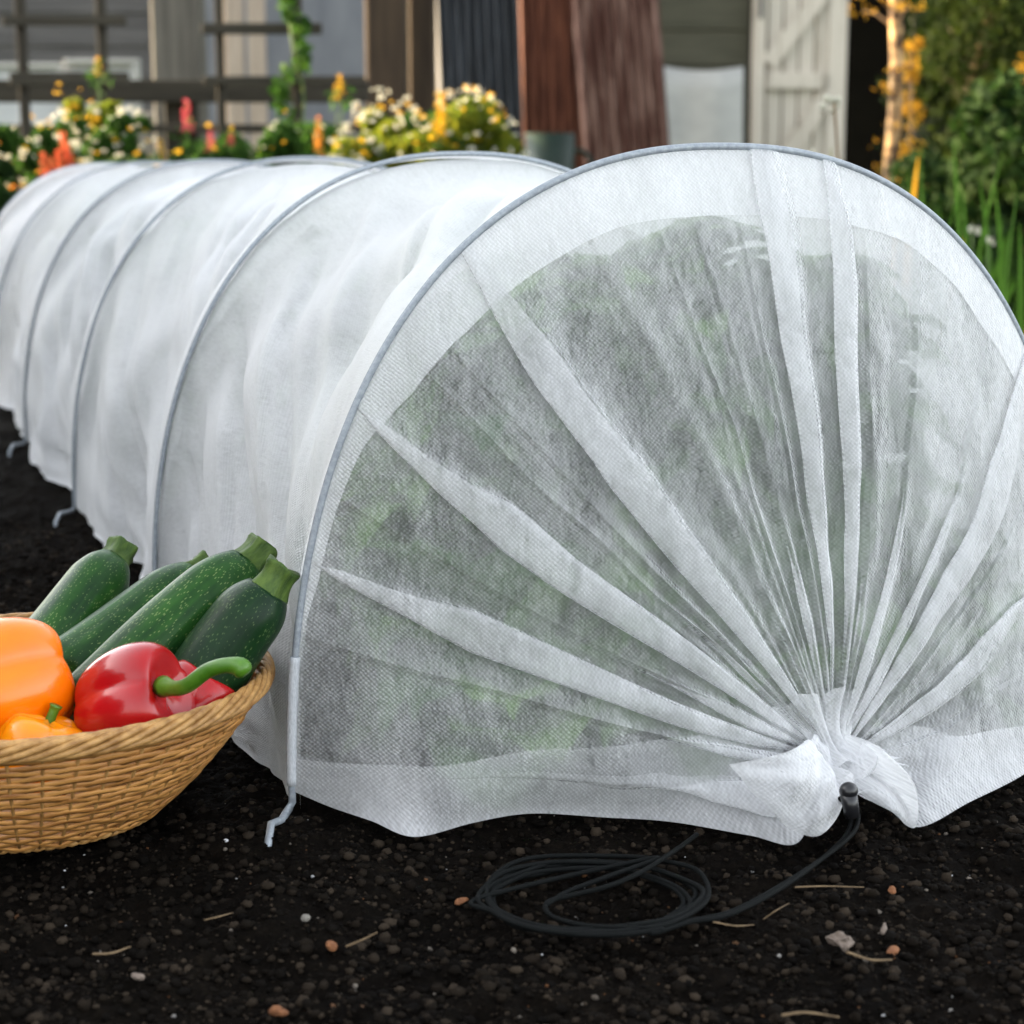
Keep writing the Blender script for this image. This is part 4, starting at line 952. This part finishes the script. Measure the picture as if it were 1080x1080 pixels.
blades(956,160,4.6,3,M['leaf_sungold'],'pair of sword leaves coloured sunlit gold by the sunlit trunk',405,spread=.03,w=.02,lean=.12)  # gold of these blades is backlight put into the colour
blades(1078,205,3.3,2,M['leaf_sungold'],'golden leaf blade catching the sun at the right edge',406,spread=.02,w=.02,lean=.5)
blades(1003,226,3.9,2,M['leaf_sungold'],'small golden blade among the green sword leaves',407,spread=.02,w=.012,lean=.3)
blades(888,150,3.0,2,M['leaf_yellow'],'thin yellowish leaf beside the white budded stem',408,spread=.01,w=.012,lean=.1)
# white flowered stem in front of the door
Y=3.0; a=at(880,108,Y); o=empty('budded_plant',(a[0],Y,0),0,'tall thin stem with white buds in front of the white door','flower')
MB().tube(spline([(.02,0,-.01),(.02,0,.2),(.012,0,.38),(.0,0,a[2])],24),.0022,6).build('stalk',M['bark'],o,smooth=True)
for i,(dx,dz) in enumerate([(-.018,-.006),(-.004,.004),(.004,-.004),(-.012,.006),(.006,.004),(0,-.012)]):
    V_,F_=uvs((dx,.003*(i%3),a[2]+dz),.006,.006,.0065,10,7); mk('bud',V_,F_,M['pet_white'],o)
for i,(u,v) in enumerate([(1026,243),(1043,254),(857,162)]):
    a=at(u,v,3.4); o=empty('small_flower',(a[0],3.4,0),0,['small white flower left of its neighbour below the sword leaves','small white flower right of its neighbour below the sword leaves','small white flower just above the tunnel top in front of the door'][i],'flower','small white flowers behind the tunnel')
    MB().tube([(0,0,-.01),(.004,0,a[2]*.5),(0,0,a[2])],.0018,5).build('stalk',M['stem'],o,smooth=True)
    h=bpy.data.objects.new('flower_head',HM['w']); link(h,o); h.location=(0,0,a[2]); h.rotation_euler=(.8,0,i); h.scale=(.6,.6,.6)
# unseen leaf mass added at the left to keep the sun off the bed
def leaf_blocker(name,x0,x1,y0,y1,zt,n,label,seed,size=.16,z0=0.0):
    rng=np.random.default_rng(seed); o=empty(name,((x0+x1)/2,(y0+y1)/2,0),0,label,'sun_blocker'); k_=750
    cx_,cyy=(x0+x1)/2,(y0+y1)/2
    C_=np.stack([rng.uniform(x0,x1,k_)-cx_,rng.uniform(y0,y1,k_)-cyy,rng.uniform(z0,zt,k_)],1)
    V,Fc=leaf_cloud(n,C_,[(.22,.22,.20)]*k_,size,rng,.6); mk('foliage',V,Fc,M['leaf_dark'],o,smooth=False)
    mb=MB()
    for i in range(6): yy_=y0-cyy+(y1-y0)*(i+.5)/6; mb.tube([(0,yy_,-.02),(0.03,yy_,zt*.5),(0,yy_,zt*.9)],[.03,.025,.01],6)
    mb.build('trunks',M['bark'],o,smooth=True)
leaf_blocker('sun_blocker',-3.8,-3.0,-2.2,4.9,1.9,80000,'added leafy mass out of view at the left, blocking the sun from the bed',501)

# ------------------------------------------------------------------ light
SUN_EL, SUN_AZ = 11.0, 14.0      # elevation; degrees behind due left
el,az=math.radians(SUN_EL),math.radians(SUN_AZ)
S_=Vector((-math.cos(el)*math.cos(az), math.cos(el)*math.sin(az), math.sin(el)))
sd=bpy.data.lights.new('sun','SUN'); sd.energy=4.5; sd.angle=math.radians(.5); sd.color=(1,.74,.42)
so=bpy.data.objects.new('sun',sd); link(so); so.rotation_mode='QUATERNION'; so.rotation_quaternion=S_.to_track_quat('Z','Y'); so.location=(-4,3,4)
w=bpy.data.worlds.new('World'); sc.world=w; w.use_nodes=True; nt=w.node_tree
bg=nt.nodes['Background']; sky=nt.nodes.new('ShaderNodeTexSky'); sky.sky_type='NISHITA'; sky.sun_disc=False
sky.sun_elevation=el; sky.sun_rotation=math.atan2(S_.x,S_.y); sky.air_density=1.0; sky.dust_density=2.5; sky.ozone_density=1.0
hs=nt.nodes.new('ShaderNodeHueSaturation'); hs.inputs['Saturation'].default_value=.26; nt.links.new(sky.outputs[0],hs.inputs['Color']); nt.links.new(hs.outputs[0],bg.inputs[0]); bg.inputs[1].default_value=.15

# ------------------------------------------------------------------ camera
cd=bpy.data.cameras.new('camera'); cam=bpy.data.objects.new('camera',cd); link(cam); sc.camera=cam
cam.location=(0,0,CAMZ); cam.rotation_euler=(PI/2+PITCH,0,0); cd.sensor_width=36; cd.lens=F/1080*36; cd.clip_start=.02; cd.clip_end=500
cd.dof.use_dof=True; cd.dof.focus_distance=1.22; cd.dof.aperture_fstop=9.5
sc.view_settings.view_transform='Standard'; sc.view_settings.look='None'; sc.view_settings.gamma=1; sc.view_settings.exposure=2.98
sc.cycles.transparent_max_bounces=24; sc.cycles.max_bounces=8; sc.cycles.diffuse_bounces=4; sc.cycles.transmission_bounces=6
sc.cycles.sample_clamp_indirect=6
